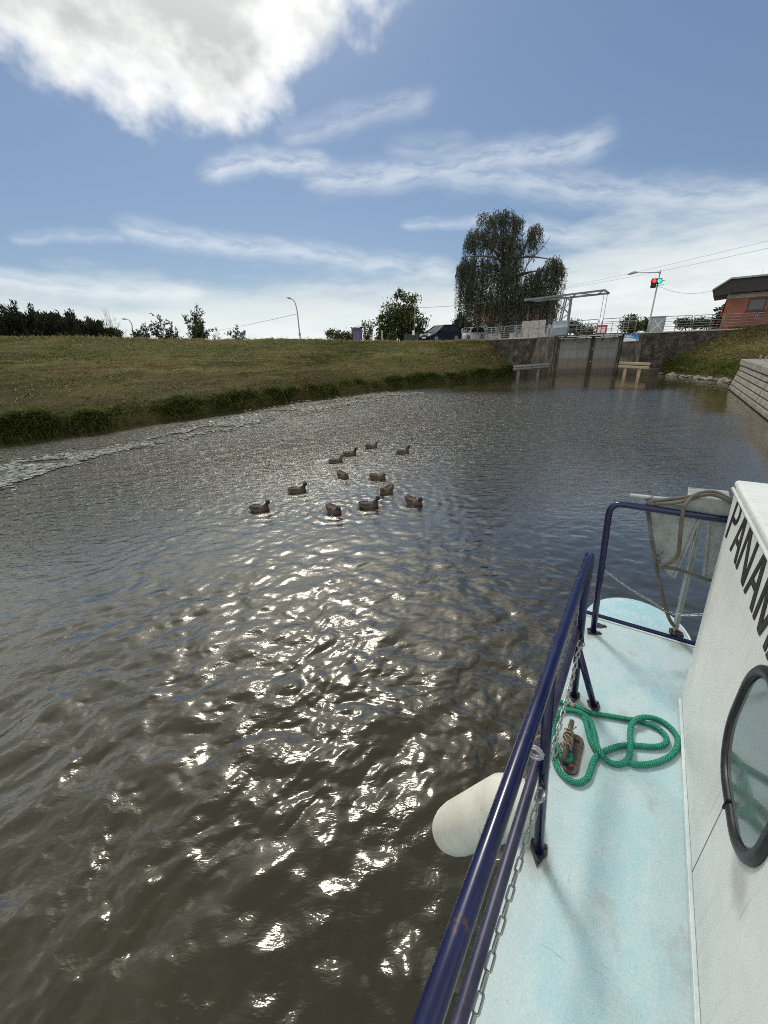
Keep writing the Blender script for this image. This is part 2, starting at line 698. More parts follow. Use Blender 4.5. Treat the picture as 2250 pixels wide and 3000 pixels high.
def _brick(t):
    uvn = t.coord('UV')
    b = t.n.new('ShaderNodeTexBrick')
    t.put(b.inputs['Vector'], uvn)
    b.inputs['Color1'].default_value = (.33, .115, .065, 1)
    b.inputs['Color2'].default_value = (.25, .085, .05, 1)
    b.inputs['Mortar'].default_value = (.20, .13, .10, 1)
    b.inputs['Scale'].default_value = 1.0
    b.inputs['Mortar Size'].default_value = .008
    b.inputs['Brick Width'].default_value = .26
    b.inputs['Row Height'].default_value = .085
    n = t.noise(uvn, 1.2, 5, .6)
    c = t.mix(t.smooth(n, .35, .7, 0, .4), b.outputs[0], (.11, .045, .03))
    return {'Base Color': c}


M['brick'] = mat('red brick', rough=.85, fn=_brick)
M['roofwood'] = mottled('dark stained boards', (.018, .014, .012), (.035, .028, .024), 6, .7, .2, .01)
M['winframe'] = mat('dark red window frame', (.055, .018, .012), .5)
M['glass_far'] = mat('window glass', (.05, .055, .06), .04, 0, 1.5)


def _quay(t):
    p = t.pos()
    n = t.noise(p, 2.2, 7, .68)
    st = t.noise(t.mapv(p, scale=(7, 7, .7)), 1.0, 5, .7)
    c = t.ramp(n, [(.3, (.14, .128, .106)), (.5, (.225, .21, .178)), (.7, (.33, .315, .28))])
    c = t.mix(t.smooth(st, .5, .72, 0, .55), c, (.11, .095, .07))
    x, y, z = t.xyz(p)
    c = t.mix(t.smooth(z, .04, .22, .6, 0), c, (.07, .065, .04))
    return {'Base Color': c, 'Normal': t.bump(t.add(n, t.noise(p, 30, 4, .7)), .35, .01)}


M['quay'] = mat('quay concrete blocks', rough=.9, fn=_quay)
M['joint'] = mat('dark joint', (.035, .03, .025), .95)
M['stone'] = mottled('bank stone', (.17, .15, .125), (.32, .295, .25), 5, .9, .4, .02)


# ------------------------------------------------------------------ layout of the banks
W0 = np.array([12.85, 35.78])
_wd = np.array([21.54, 32.55]) - W0
WD = _wd / np.linalg.norm(_wd)              # along the lock wall
WN = np.array([WD[1], -WD[0]])              # out of the wall, towards the boat


def wp(s, off=0.0, z=0.0):
    p = W0 + WD * s + WN * off
    return np.array([p[0], p[1], z])


def wpx(x, y, off=0.0):
    """photo pixel -> (s, z) on the plane parallel to the lock wall"""
    r = ray(x, y)
    p0 = W0 + WN * off
    q = ((p0 - C0[:2]) @ WN) / (r[:2] @ WN)
    p = C0 + r * q
    return (p[:2] - W0) @ WD, p[2]


left_wl = np.array([(-120, -70), (-60, -17), (-30, 3.8), (-20, 11.3), (-14.9, 15.3), (-12.8, 16.75), (-10.5, 19.0), (-6.45, 23.15), (-2.1, 27.6), (5.0, 31.4), (9.0, 34.2), (11.7, 36.2), (15.5, 39.3)], float)
left_cr = np.array([(-129, -55, 4.5), (-67, -2, 4.4), (-37, 13.5, 4.3), (-26.3, 19.0, 4.1), (-19.7, 22.63, 4.0), (-16.1, 25.3, 3.9), (-11.5, 28.6, 3.69), (-4.95, 30.3, 3.38), (-.3, 34.6, 3.18), (4.4, 36.3, 2.96), (7.4, 36.6, 2.95), (9.4, 37.2, 2.93), (12.5, 42, 2.9)], float)


def resample(P, n, smooth_n=14):
    Q = crom(P, smooth_n)
    d = np.r_[0, np.cumsum(np.linalg.norm(np.diff(Q[:, :2], axis=0), axis=1))]
    s = np.linspace(0, d[-1], n)
    return np.stack([np.interp(s, d, Q[:, k]) for k in range(Q.shape[1])], -1), s, Q, d


def bank(name, wl, cr, n_s, far_dir, prof, rough=.15, far_z=2.75, far_x=0.0):
    Qw = crom(wl, 16)
    Qc = crom(cr, 16)
    d = np.r_[0, np.cumsum(np.linalg.norm(np.diff(Qw, axis=0), axis=1))]
    # dense where the photo looks
    s = np.interp(np.linspace(0, 1, n_s), np.linspace(0, 1, len(d)), d)
    w_ = np.stack([np.interp(s, d, Qw[:, k]) for k in range(2)], -1)
    c_ = np.stack([np.interp(s, d, Qc[:, k]) for k in range(3)], -1)
    rows, T = [], []
    for tq, zq in prof:                  # tq 0..1 water line -> crest
        xy = w_ * (1 - tq) + c_[:, :2] * tq
        z = zq * c_[:, 2] if zq > -.5 else np.full(n_s, zq)
        rows.append(np.c_[xy, z])
        T.append(tq)
    fd = np.array(far_dir, float)
    for k, dist in enumerate((1.2, 3, 6, 14, 60, 500, 2500)):
        zz = c_[:, 2] * (1 - sstep(dist, 0, 7)) + far_z * sstep(dist, 0, 7)
        rows.append(np.c_[c_[:, :2] + fd * dist, zz])
        T.append(1 + dist / 9)
    P = np.stack(rows, 1)
    T = np.array(T)
    amp = np.where((T > .03) & (T < 2.2), 1, 0)[None] * rough
    bumpy = (fbm(P[..., 0] * 1.1, P[..., 1] * 1.1, 3) - .47) * 1.6 + (fbm(P[..., 0] * 5, P[..., 1] * 5, 9, 3) - .45) * .9
    bumpy = bumpy + (fbm(np.broadcast_to(s[:, None], P.shape[:2]) * .45, np.broadcast_to((T * 9)[None], P.shape[:2]) * 2.2, 17, 3) - .45) * 1.1
    P[..., 2] += amp * bumpy
    uv = np.stack(np.broadcast_arrays(s[:, None], (T * 9)[None]), -1)
    o = grid(name, P, M['grass'], uv=uv)
    o['kind'] = 'structure'
    return w_, c_, s


tt = np.linspace(.045, 1, 58)
prof = [(-.12, -1.0), (-.03, -.6), (0.0, .0), (.012, .09), (.03, .125)] + [(a, .125 + .875 * (1 - (1 - (a - .03) / .97) ** 1.18)) for a in tt]
LW, LC, LS = bank('grass_bank', left_wl, left_cr, 620, (-.55, .84), prof)

right_wl = np.array([(21.8, 33.2), (21.85, 31.0), (21.9, 29.2), (21.6, 27.0), (21.3, 24.6), (19.7, 22.1), (16.4, 17.0), (13.7, 12.9), (7.5, 3.5), (-2, -11)], float)
right_cr = np.array([(25.8, 33.2, 3.02), (26.6, 31.0, 3.08), (27.6, 29.3, 3.15), (28.2, 27.0, 3.2), (28.2, 24.0, 3.3), (27.6, 20.0, 3.35), (25.4, 15.0, 3.4), (22, 9, 3.4), (16, 0, 3.4), (8, -14, 3.4)], float)
RW, RC, RS = bank('grass_bank', right_wl, right_cr, 360, (.86, -.5), prof, far_z=3.0)

# ground behind the lock wall, out to the horizon
mb = MB()
poly = [wp(-9, -.3, 2.84), wp(2.3, -.3, 2.84), wp(2.3, -2.2, 2.84), wp(7.0, -2.2, 2.84), wp(7.0, -.3, 2.84), wp(40, -.3, 2.84), wp(3000, -.3, 2.84), wp(3000, -3000, 2.84), wp(-3000, -3000, 2.84), wp(-9, -30, 2.84)]
mb.add(poly, [tuple(range(len(poly)))])
M['yard'] = mottled('gravel yard', (.16, .15, .13), (.24, .225, .20), .8, .95, .3, .02, space='pos')
o = obj('ground', mb, M['yard'])
o['kind'] = 'structure'


# ------------------------------------------------------------------ water
def polydist(px, py, L):
    D = np.full(px.shape, 1e9)
    for a, b in zip(L[:-1], L[1:]):
        e = b - a
        q = np.clip(((px - a[0]) * e[0] + (py - a[1]) * e[1]) / (e @ e), 0, 1)
        D = np.minimum(D, np.hypot(px - a[0] - q * e[0], py - a[1] - q * e[1]))
    return D


def water():
    azs = np.radians(np.linspace(-105, 105, 760))
    dep = np.radians(np.concatenate([np.linspace(84, 60, 60)[:-1], np.linspace(60, 3.0, 470)]))
    rr = 3.0 / np.tan(dep)
    A, R = np.meshgrid(azs, rr, indexing='ij')
    X, Y = R * np.sin(A), R * np.cos(A)
    sp = np.maximum(R * (azs[1] - azs[0]), np.gradient(rr)[None])    # local spacing
    dl = polydist(X, Y, left_wl[2:])
    dr = polydist(X, Y, right_wl[:-1])
    dw = np.abs((X - W0[0]) * WN[0] + (Y - W0[1]) * WN[1])
    wob = (fbm(X * .35, Y * .35, 21, 3) - .45) * 5
    calm = sstep(dl + wob * .35, .6, 3.2) * sstep(dr + wob * .6, .5, 5.5) * sstep(dw + wob, 9, 17)
    patch = .62 + .75 * fbm(X * .22 + 4, Y * .22, 31, 3)
    amp = calm * patch
    H = np.zeros_like(X)
    g = np.random.default_rng(5)
    wxp = X + .22 * (fbm(X * .9, Y * .9, 41, 3) - .45) * 2
    wyp = Y + .22 * (fbm(X * .9 + 9, Y * .9, 43, 3) - .45) * 2
    N = 90
    for i in range(N):
        lam = .07 * (.95 / .07) ** (((i + g.random()) / N))
        th = radians(-72) + g.normal(0, radians(44))
        k = 2 * pi / lam
        slope = .150 * sqrt(2 / N) * (1.0 if lam < .45 else .62) * 1.05
        f = 1 - sstep(sp, lam * .20, lam * .42)
        if f.max() < .01:
            continue
        ph = k * (wxp * cos(th) + wyp * sin(th)) + g.random() * 2 * pi
        nr_ = 1 - sstep(R, 3.0, 8)
        f = f * (.45 + .75 * nr_ if lam > .32 else (1 - .20 * nr_ if lam < .17 else 1.0))
        H += f * (slope / k) * (np.sin(ph) + .22 * np.cos(2 * ph))
    near = (.84 + .22 * sstep(-R, -6, -2.5)) * (1 - .35 * sstep(R, 6, 14))
    H = H * amp * near
    for (dx_, dy_) in ((763, 1494), (873, 1440), (980, 1500), (1082, 1484), (1214, 1475), (1132, 1443), (1108, 1402), (1006, 1398), (985, 1354), (1026, 1333), (1089, 1311), (1181, 1327)):
        q = atz(dx_, dy_, 0)
        dd_ = np.hypot(X - q[0], Y - q[1])
        H += np.where(dd_ < 2, .015 * np.exp(-dd_ / .42) * np.sin(2 * pi * dd_ / .21), 0)
    P = np.stack([X, Y, H], -1)

    def fn(t):
        p = t.pos()
        am = t.attr('calm')
        sc_ = t.mapv(p, rot=(0, 0, radians(-18)), scale=(.6, 1.7, 1))
        n1 = t.noise(sc_, 4.2, 3, .6, .6)
        n2 = t.noise(sc_, 11, 3, .6, .4)
        n3 = t.noise(t.mapv(p, rot=(0, 0, .5), scale=(.8, 1.3, 1)), 30, 2, .5)
        msk = t.smooth(t.noise(p, 1.1, 3, .6), .42, .62)
        dist = t.attr('dist')
        far = t.smooth(dist, 5, 14)
        h = t.add(t.mul(n1, t.mul(far, .115)), t.add(t.mul(n2, t.add(.0032, t.mul(far, .034))), t.mul(n3, t.add(.0007, t.mul(msk, .0030)))))
        nb = t.bump(h, 1.0, 1.0)
        nbn = t.n.nodes if False else None
        bnode = nb.node
        t.put(bnode.inputs['Strength'], t.add(t.mul(am, .95), .05))
        cn = t.noise(p, .35, 3, .6)
        c = t.mix(t.smooth(cn, .35, .65), (.029, .0255, .0165), (.038, .0335, .022))
        return {'Base Color': c, 'Normal': nb}
    m = mat('murky canal water', rough=.5, spec=0.0, fn=fn)
    # murky body below a reflecting skin; the reflection grows towards grazing angles
    nt = m.node_tree
    tt2 = NT(nt)
    b_ = nt.nodes['Principled BSDF']
    nsock = b_.inputs['Normal'].links[0].from_socket
    lw = nt.nodes.new('ShaderNodeLayerWeight')
    nt.links.new(nsock, lw.inputs['Normal'])
    F_ = tt2.add(tt2.mul(tt2.math('POWER', lw.outputs['Facing'], 2.2), .95), .020)
    gs = nt.nodes.new('ShaderNodeBsdfGlossy')
    gs.inputs['Roughness'].default_value = .05
    gs.inputs['Color'].default_value = (1, .965, .885, 1)
    nt.links.new(nsock, gs.inputs['Normal'])
    mx = nt.nodes.new('ShaderNodeMixShader')
    nt.links.new(F_, mx.inputs[0])
    nt.links.new(b_.outputs[0], mx.inputs[1])
    nt.links.new(gs.outputs[0], mx.inputs[2])
    nt.links.new(mx.outputs[0], nt.nodes['Material Output'].inputs[0])
    o = grid('water', P, m, attrs={'calm': np.clip(amp, 0, 1.2), 'dist': R})
    o['kind'] = 'structure'
    # the rest of the canal, behind and to the sides, lies just under the rippled sheet
    mb = MB()
    mb.add([(-200, -120, -.12), (60, -120, -.12), (60, 60, -.12), (-200, 60, -.12)], [(0, 1, 2, 3)])
    o = obj('canal_water', mb, m)
    o['kind'] = 'structure'


water()


# ------------------------------------------------------------------ lock walls and gates
def wall_face(mb, s0, s1, zb0, zt, off0, thick, n=26, rough=.05, seed=1, topvar=0.0):
    """a wall block between two stations with an uneven face"""
    S = np.linspace(s0, s1, n)
    Z = np.linspace(zb0, zt, 14)
    A, B = np.meshgrid(S, Z, indexing='ij')
    o_ = off0 + (fbm(A * 1.3, B * 1.3, seed, 4) - .45) * rough * 2
    V = np.array([[wp(A[i, j], o_[i, j], B[i, j]) for j in range(14)] for i in range(n)])
    base = len(mb.v)
    mb.v += [tuple(map(float, p)) for p in V.reshape(-1, 3)]
    for i in range(n - 1):
        for j in range(13):
            a = base + i * 14 + j
            mb.f.append((a, a + 14, a + 15, a + 1))
    # back, top and ends
    bt = len(mb.v)
    for i in range(n):
        mb.v.append(tuple(wp(S[i], off0 - thick, zt)))
    for i in range(n - 1):
        a = base + i * 14 + 13
        mb.f.append((a, a + 14, bt + i + 1, bt + i))
    bb = len(mb.v)
    for s_ in (s0, s1):
        mb.v.append(tuple(wp(s_, off0 - thick, zb0)))
    mb.f.append(tuple(base + j for j in range(14)) + (bt, bb))
    mb.f.append(tuple(base + (n - 1) * 14 + j for j in range(14)) + (bt + n - 1, bb + 1))


def slab(mb, s0, s1, z0, z1, f0, f1):
    """box in wall coordinates: s along, z up, f out of the wall"""
    P = [wp(s0, f1, z0), wp(s1, f1, z0), wp(s1, f0, z0), wp(s0, f0, z0), wp(s0, f1, z1), wp(s1, f1, z1), wp(s1, f0, z1), wp(s0, f0, z1)]
    return mb.hexa(P)


WT = 2.93
# left of the gate
wl_ = thing('lock_wall', 'dark weathered stone retaining wall left of the lock gate', 'wall', wp(-2, 0, 0), 'lock walls')


def wpart(name, mb, m, parent, smooth=False, bevel=0.0):
    return obj(name, mb, m, None, smooth, bevel)


def under(o, parent):
    """parent while keeping the object where it is"""
    o.parent = parent
    o.matrix_parent_inverse = Matrix.Translation(Vector(parent.location)).inverted() if not any(parent.rotation_euler) else (Matrix.Translation(parent.location) @ parent.rotation_euler.to_matrix().to_4x4()).inverted()
    return o


mb = MB()
wall_face(mb, -7.5, .75, -1, WT - .06, 0, .6, 40, .07, 2)
under(obj('stone_face', mb, M['oldwall'], smooth=False), wl_)
mb = MB()
slab(mb, -7.5, .60, WT - .06, WT + .02, -.62, .05)
under(obj('coping', mb, M['conc'], bevel=.015), wl_)
mb = MB()        # battered buttress beside the gate
mb.hexa([wp(-.05, .30, -1), wp(1.62, .30, -1), wp(1.62, -.6, -1), wp(-.05, -.6, -1), wp(.62, .12, WT), wp(1.62, .12, WT), wp(1.62, -.6, WT), wp(.62, -.6, WT)])
under(obj('buttress', mb, M['pier'], bevel=.03), wl_)
mb = MB()
slab(mb, 1.62, 2.02, -1, WT + .01, -.7, .05)
slab(mb, 2.04, 2.26, -1, WT - .02, -1.0, -.12)
slab(mb, 2.28, 2.50, -1, WT - .05, -1.5, -.4)
under(obj('gate_pier', mb, M['pier'], bevel=.03), wl_)
mb = MB()
slab(mb, 1.50, 1.86, 1.38, 1.45, .1, .2)
slab(mb, 1.66, 1.9, 1.5, 1.85, .04, .1)
under(obj('iron_bracket', mb, M['steel_dark']), wl_)
mb = MB()
a, b = wpx(1604, 993, .22), wpx(1596, 1068, .22)
mb.tube([wp(a[0], .26, a[1]), wp(a[0] - .02, .36, .2)], .028, 8)
under(obj('gauge_pipe', mb, M['wood_grey'], smooth=True), wl_)

wr_ = thing('lock_wall', 'dark weathered stone retaining wall right of the lock gate, below the brick house', 'wall', wp(11, 0, 0), 'lock walls')
mb = MB()
wall_face(mb, 8.30, 16.5, -1, WT - .02, 0, .6, 40, .07, 5)
under(obj('stone_face', mb, M['oldwall']), wr_)
mb = MB()
slab(mb, 8.3, 16.5, WT - .02, WT + .07, -.62, .04)
under(obj('coping', mb, M['conc'], bevel=.015), wr_)
mb = MB()
mb.hexa([wp(7.02, .30, -1), wp(8.42, .30, -1), wp(8.42, -.6, -1), wp(7.02, -.6, -1), wp(7.02, .1, WT), wp(8.32, .1, WT), wp(8.32, -.6, WT), wp(7.02, -.6, WT)])
under(obj('buttress', mb, M['pier'], bevel=.03), wr_)
mb = MB()
slab(mb, 6.86, 7.0, -1, WT - .03, -1.5, -.1)
under(obj('gate_pier', mb, M['pier'], bevel=.02), wr_)
mb = MB()
slab(mb, 7.1, 7.42, 1.55, 1.9, .2, .27)
slab(mb, 7.05, 7.5, 1.38, 1.46, .2, .3)
under(obj('iron_bracket', mb, M['steel_dark']), wr_)
mb = MB()        # concrete toe along the water
slab(mb, 7.0, 10.1, -1, .42, .3, .62)
under(obj('footing', mb, M['pier'], bevel=.05), wr_)

SEAM = 5.02


def gate_leaf(label, sa, sb, oa, ob):
    g = thing('lock_gate', label, 'lock gate', wp(sa, oa, 0), 'lock gate leaves')
    mb = MB()
    P = [wp(sa, oa, -1), wp(sb, ob, -1), wp(sb, ob - .2, -1), wp(sa, oa - .2, -1)]
    mb.hexa(P + [p + np.array([0, 0, 1 + WT - .18]) for p in P])
    under(obj('steel_skin', mb, M['gate'], bevel=.01), g)
    mb = MB()
    for z in (WT - .16,):
        P = [wp(sa, oa + .03, z), wp(sb, ob + .03, z), wp(sb, ob - .3, z), wp(sa, oa - .3, z)]
        mb.hexa(P + [p + np.array([0, 0, .09]) for p in P])
    under(obj('top_beam', mb, M['rust']), g)
    mb = MB()
    for q in (.33, .66):
        s_, o_ = sa + (sb - sa) * q, oa + (ob - oa) * q
        mb.beam(wp(s_, o_ + .012, -.6), wp(s_, o_ + .012, WT - .2), .03, .03, WN.tolist() + [0])
    mb.beam(wp(sa, oa + .02, 1.93), wp(sb, ob + .02, 1.93), .03, .03)
    under(obj('weld_rib', mb, M['gate']), g)
    return g


gl = gate_leaf('left leaf of the grey steel lock gate, brown wet lower half', 2.50, SEAM - .14, -.55, -.95)
gr_ = gate_leaf('right leaf of the grey steel lock gate, below the walkway', SEAM + .14, 6.87, -.95, -.55)
mb = MB()
slab(mb, SEAM - .14, SEAM + .10, -1, WT - .05, -1.1, -.80)
under(obj('mitre_post', mb, M['timber_dark'], bevel=.02), gl)
for z in (.9, 1.9):
    mb = MB()
    mb.lathe(wp(SEAM, -.8, z), [*WN, 0], [(0, .05), (.05, .05), (.06, .02)], 8)
    under(obj('bolt', mb, M['galv']), gl)
# walkway across the gates
wk = thing('walkway', 'narrow steel walkway with brackets crossing above the lock gate', 'walkway', wp(4.7, -.3, WT))
mb = MB()
slab(mb, 2.0, 7.1, WT + .03, WT + .10, -.75, .10)
under(obj('walk_deck', mb, M['steel_dark'], bevel=.01), wk)
for s_ in (2.7, 3.6, 4.4, 5.6, 6.4):
    mb = MB()
    mb.beam(wp(s_, -.05, WT + .03), wp(s_, -.42, WT - .45), .05, .06)
    under(obj('bracket', mb, M['steel_dark']), wk)
mb = MB()
mb.tube([wp(2.35, .06, WT - .16), wp(3.5, .05, WT - .17), wp(4.4, .05, WT - .10), wp(4.75, .0, WT - .05)], .028, 6)
tag(obj('hose_pipe', mb, M['conc'], smooth=True, origin=wp(2.35, .06, WT - .16)), 'pale pipe fixed under the walkway above the left gate leaf', 'pipe')
mb = MB()
mb.tube(crom([wp(5.25, .10, WT + .02), wp(5.6, .10, WT - .17), wp(6.1, .1, WT - .2), wp(6.6, .1, WT - .12), wp(7.0, .12, WT + .04)], 5), .022, 6)
mb.tube(crom([wp(5.5, .10, WT - .12), wp(6.2, .14, WT - .11), wp(6.9, .16, WT - .10)], 5), .018, 6)
tag(obj('hose', mb, M['conc'], smooth=True, origin=wp(5.25, .1, WT)), 'pale hose sagging from the walkway above the right gate leaf', 'hose')

# ------------------------------------------------------------------ guide fenders in front of the lock
fl = atz(1517, 1104, 0)
fr = atz(1575, 1099, 0)
g = thing('guide_rail', 'grey steel guide rail on two posts in the water, left of the gate', 'guide rail', fl, 'guide rails at the lock')
for p in (fl, fr):
    mb = MB()
    mb.tube([p + [0, 0, -.6], p + [0, 0, .62]], .12, 12)
    under(obj('post', mb, M['wood_grey'], smooth=False), g)
e = (fr - fl) / np.linalg.norm(fr - fl)
nrm = np.array([e[1], -e[0], 0])
p0, p1 = fl - e * .75 + nrm * .16, fr + e * .95 + nrm * .16
mb = MB()
prof_ = [(.0, .52), (.03, .56), (.09, .60), (.09, .66), (.03, .70), (.03, .74), (.09, .78), (.09, .84), (.03, .88), (0, .92)]
Pq = []
for q in (p0, p1):
    Pq += [q + nrm * a + [0, 0, z] for a, z in prof_]
    Pq += [q + nrm * (a - .02) + [0, 0, z] for a, z in prof_[::-1]]
n2 = 20
mb.add(Pq, [tuple(range(n2)), tuple(range(n2, 40))[::-1]] + [(i, (i + 1) % n2, n2 + (i + 1) % n2, n2 + i) for i in range(n2)])
under(obj('beam', mb, M['galv_dark']), g)
fl2, fr2 = atz(1828, 1100, 0), atz(1869, 1103, 0)
g = thing('guide_rail', 'pale timber guide rail on two posts in the water, below the blue sign', 'guide rail', fl2, 'guide rails at the lock')
e = (fr2 - fl2) / np.linalg.norm(fr2 - fl2)
nrm = np.array([e[1], -e[0], 0])
for p in (fl2, fr2):
    mb = MB()
    mb.beam(p + [0, 0, -.6], p + [0, 0, .7], .17, .17)
    under(obj('post', mb, M['wood_pale'], bevel=.02), g)
for zz, oo in ((.66, .16), (.90, .13)):
    mb = MB()
    mb.beam(fl2 - e * .5 + nrm * oo + [0, 0, zz], fr2 + e * .85 + nrm * oo + [0, 0, zz], .14, .17)
    under(obj('plank', mb, M['wood_pale'], bevel=.02), g)


# ------------------------------------------------------------------ railings on the lock
def railing(label, s0, s1, off, z0, z1, nr, posts=(), r=.022, round_=0.0, slope=0.0, group='railings on the lock'):
    o = thing('railing', label, 'railing', wp(s0, off, z0), group)
    mb = MB()
    up = slope * (s1 - s0)
    if round_:
        k = round_
        P = [wp(s0, off, z0)] + [wp(s0 + k * (1 - cos(a)), off, z1 - k + k * sin(a)) for a in np.linspace(0, pi / 2, 6)] + \
            [wp(s1 - k * (1 - sin(a)), off, z1 + up - k + k * cos(a)) for a in np.linspace(0, pi / 2, 6)] + [wp(s1, off, z0 + up)]
    else:
        P = [wp(s0, off, z0), wp(s0, off, z1 - .03), wp(s0 + .03, off, z1), wp(s1 - .03, off, z1 + up), wp(s1, off, z1 - .03 + up), wp(s1, off, z0 + up)]
    mb.tube(P, r, 6)
    under(obj('frame', mb, M['galv_rail'], smooth=True), o)
    for i in range(nr):
        q = (i + 1) / (nr + 1)
        mb = MB()
        z = z0 + (z1 - z0) * q
        mb.tube([wp(s0, off, z), wp(s1, off, z + up)], r * .75, 6)
        under(obj('rail', mb, M['galv_rail'], smooth=True), o)
    for q in posts:
        mb = MB()
        s_ = s0 + (s1 - s0) * q
        mb.tube([wp(s_, off, z0 + up * q), wp(s_, off, z1 + up * q)], r * .9, 6)
        under(obj('post', mb, M['galv_rail'], smooth=True), o)
    return o


railing('grey tube railing panel at the left end of the lock wall', -3.52, -2.12, -.1, WT + .02, 3.86, 5, (.25,), r=.027)
railing('grey tube railing panel just left of the concrete block', -2.05, -.68, -.1, WT + .02, 3.90, 5, (.55,), r=.027)
railing('round cornered grey railing over the left gate leaf', 2.95, 5.05, -.1, WT + .1, 4.02, 2, (.45, .68), .028, .12, .03)
railing('round cornered grey railing over the right gate leaf', 5.35, 7.75, -.1, WT + .1, 4.08, 2, (.5, .77), .028, .12, .01)
railing('farther grey railing behind the walkway, left part', 3.0, 5.3, -2.6, WT, 3.84, 2, (.33, .66), .024, .0)
railing('farther grey railing behind the red bordered board', 5.6, 8.2, -2.6, WT, 3.92, 2, (.33, .66), .024, .0)
railing('grey tube railing panel just right of the grey cabinet', 9.62, 11.30, -.1, WT + .05, 4.02, 5, (.45,), r=.027)
railing('grey tube railing panel left of the brick house corner', 11.46, 13.2, -.1, WT + .05, 4.0, 5, (.62,), r=.027)
railing('brown grey railing panel in front of the brick house wall', 13.3, 15.1, -.05, WT + .1, 3.98, 4, (), r=.024)
railing('brown grey railing panel under the brick house window, by the frame edge', 15.2, 17.6, -.05, WT + .1, 3.98, 4, (.5,), r=.024)

# ------------------------------------------------------------------ things standing on the lock
(s0, z1), (s1, z0) = wpx(1530, 941, -.3), wpx(1594, 989, -.3)
o = thing('concrete_block_wall', 'pale concrete block screen standing left of the blue cabinet', 'wall', wp(s0, -.3, WT))
mb = MB()
slab(mb, s0, s0 + .62, WT, z1 - .55, -.7, -.3)
slab(mb, s0 + .02, s0 + .62, z1 - .53, z1 - .02, -.7, -.3)
slab(mb, s0 + .64, s1 - .5, z1 - .62, z1, -.7, -.3)
slab(mb, s0 + .64, s1 - .5, WT, z1 - .64, -.7, -.3)
slab(mb, s1 - .48, s1, z1 - .5, z1 + .02, -.7, -.3)
slab(mb, s1 - .48, s1, WT, z1 - .52, -.7, -.3)
under(obj('block', mb, M['conc'], bevel=.012), o)
mb = MB()
slab(mb, s0 + .03, s1 - .03, WT, z1 - .05, -.68, -.33)
under(obj('mortar', mb, M['pier']), o)

(s0, z1), (s1, z0) = wpx(1621, 940, -.3), wpx(1660, 983, -.3)
o = thing('control_cabinet', 'blue grey control cabinet with sloping lid beside the left gate', 'cabinet', wp(s0, -.3, WT))
mb = MB()
w_ = s1 - s0
sec = [(-.3, WT), (-.3, WT + .62), (-.5, WT + .86), (-.62, z1), (-1.1, z1), (-1.1, WT)]
P = [wp(s0, a, z) for a, z in sec]
mb.prism(P, [WD[0] * w_, WD[1] * w_, 0])
under(obj('housing', mb, M['cab_blue'], bevel=.02), o)
mb = MB()
P = [wp(s0 + .05, -.29, WT + .66), wp(s0 + w_ - .05, -.29, WT + .66), wp(s0 + w_ - .05, -.49, WT + .88), wp(s0 + .05, -.49, WT + .88)]
mb.prism(P, [0, 0, .02])
under(obj('lid', mb, M['cab_grey']), o)
for k, (dx_, h_, m_, nm, lb) in enumerate(((-.22, .74, 'white', 'sign_post', 'slanted pale grey marker post left of the blue grey control cabinet'),)):
    mb = MB()
    mb.beam(wp(s0 + dx_ - .18, -.4, WT), wp(s0 + dx_ - .06, -.4, WT + 1.0), .10, .05)
    mb.beam(wp(s0 + dx_ - .18, -.38, WT + .55), wp(s0 + dx_ - .10, -.38, WT + .75), .101, .05)
    tag(obj(nm, mb, M['galv'], origin=wp(s0 + dx_, -.4, WT)), lb, 'post')
mb = MB()
slab(mb, s0 - .27, s0 - .08, WT, WT + .62, -.8, -.5)
mb.lathe(wp(s0 - .17, -.65, WT + .62), (0, 0, 1), [(0, .10), (.06, .09), (.09, .04)], 10)
tag(obj('junction_box', mb, M['cab_blue'], bevel=.01, origin=wp(s0 - .17, -.65, WT)), 'small blue grey junction box squeezed beside the control cabinet', 'box')

(s0, z1), (s1, z0) = wpx(1748, 953, -.6), wpx(1776, 978, -.6)
o = thing('lifebuoy_board', 'white board with a red border behind the walkway railing', 'board', wp(s0, -.6, WT + .1))
mb = MB()
slab(mb, s0, s1, WT + .1, z1, -.68, -.62)
under(obj('panel', mb, M['white']), o)
mb = MB()
for a, b, c, d in ((s0, s0 + .12, WT + .1, z1), (s1 - .12, s1, WT + .1, z1), (s0 + .12, s1 - .12, z1 - .13, z1), (s0 + .12, s1 - .12, WT + .1, WT + .16)):
    slab(mb, a, b, c, d, -.62, -.60)
under(obj('border', mb, M['red']), o)

(s0, z1), (s1, z0) = wpx(1912, 928, -.5), wpx(1944, 967, -.5)
o = thing('electric_cabinet', 'grey electric cabinet with crossed door panel beside the signal mast', 'cabinet', wp(s0, -.5, WT))
mb = MB()
slab(mb, s0, s1, WT, z1 - .05, -1.25, -.5)
under(obj('housing', mb, M['cab_grey'], bevel=.015), o)
mb = MB()
slab(mb, s0 - .05, s1 + .05, z1 - .05, z1 + .02, -1.3, -.45)
under(obj('lid', mb, M['cab_blue'], bevel=.01), o)
mb = MB()
for a, b in (((s0 + .06, WT + .08), (s1 - .06, z1 - .12)), ((s1 - .06, WT + .08), (s0 + .06, z1 - .12))):
    mb.beam(wp(a[0], -.495, a[1]), wp(b[0], -.495, b[1]), .03, .02, [*WN, 0])
under(obj('door_crease', mb, M['white']), o)

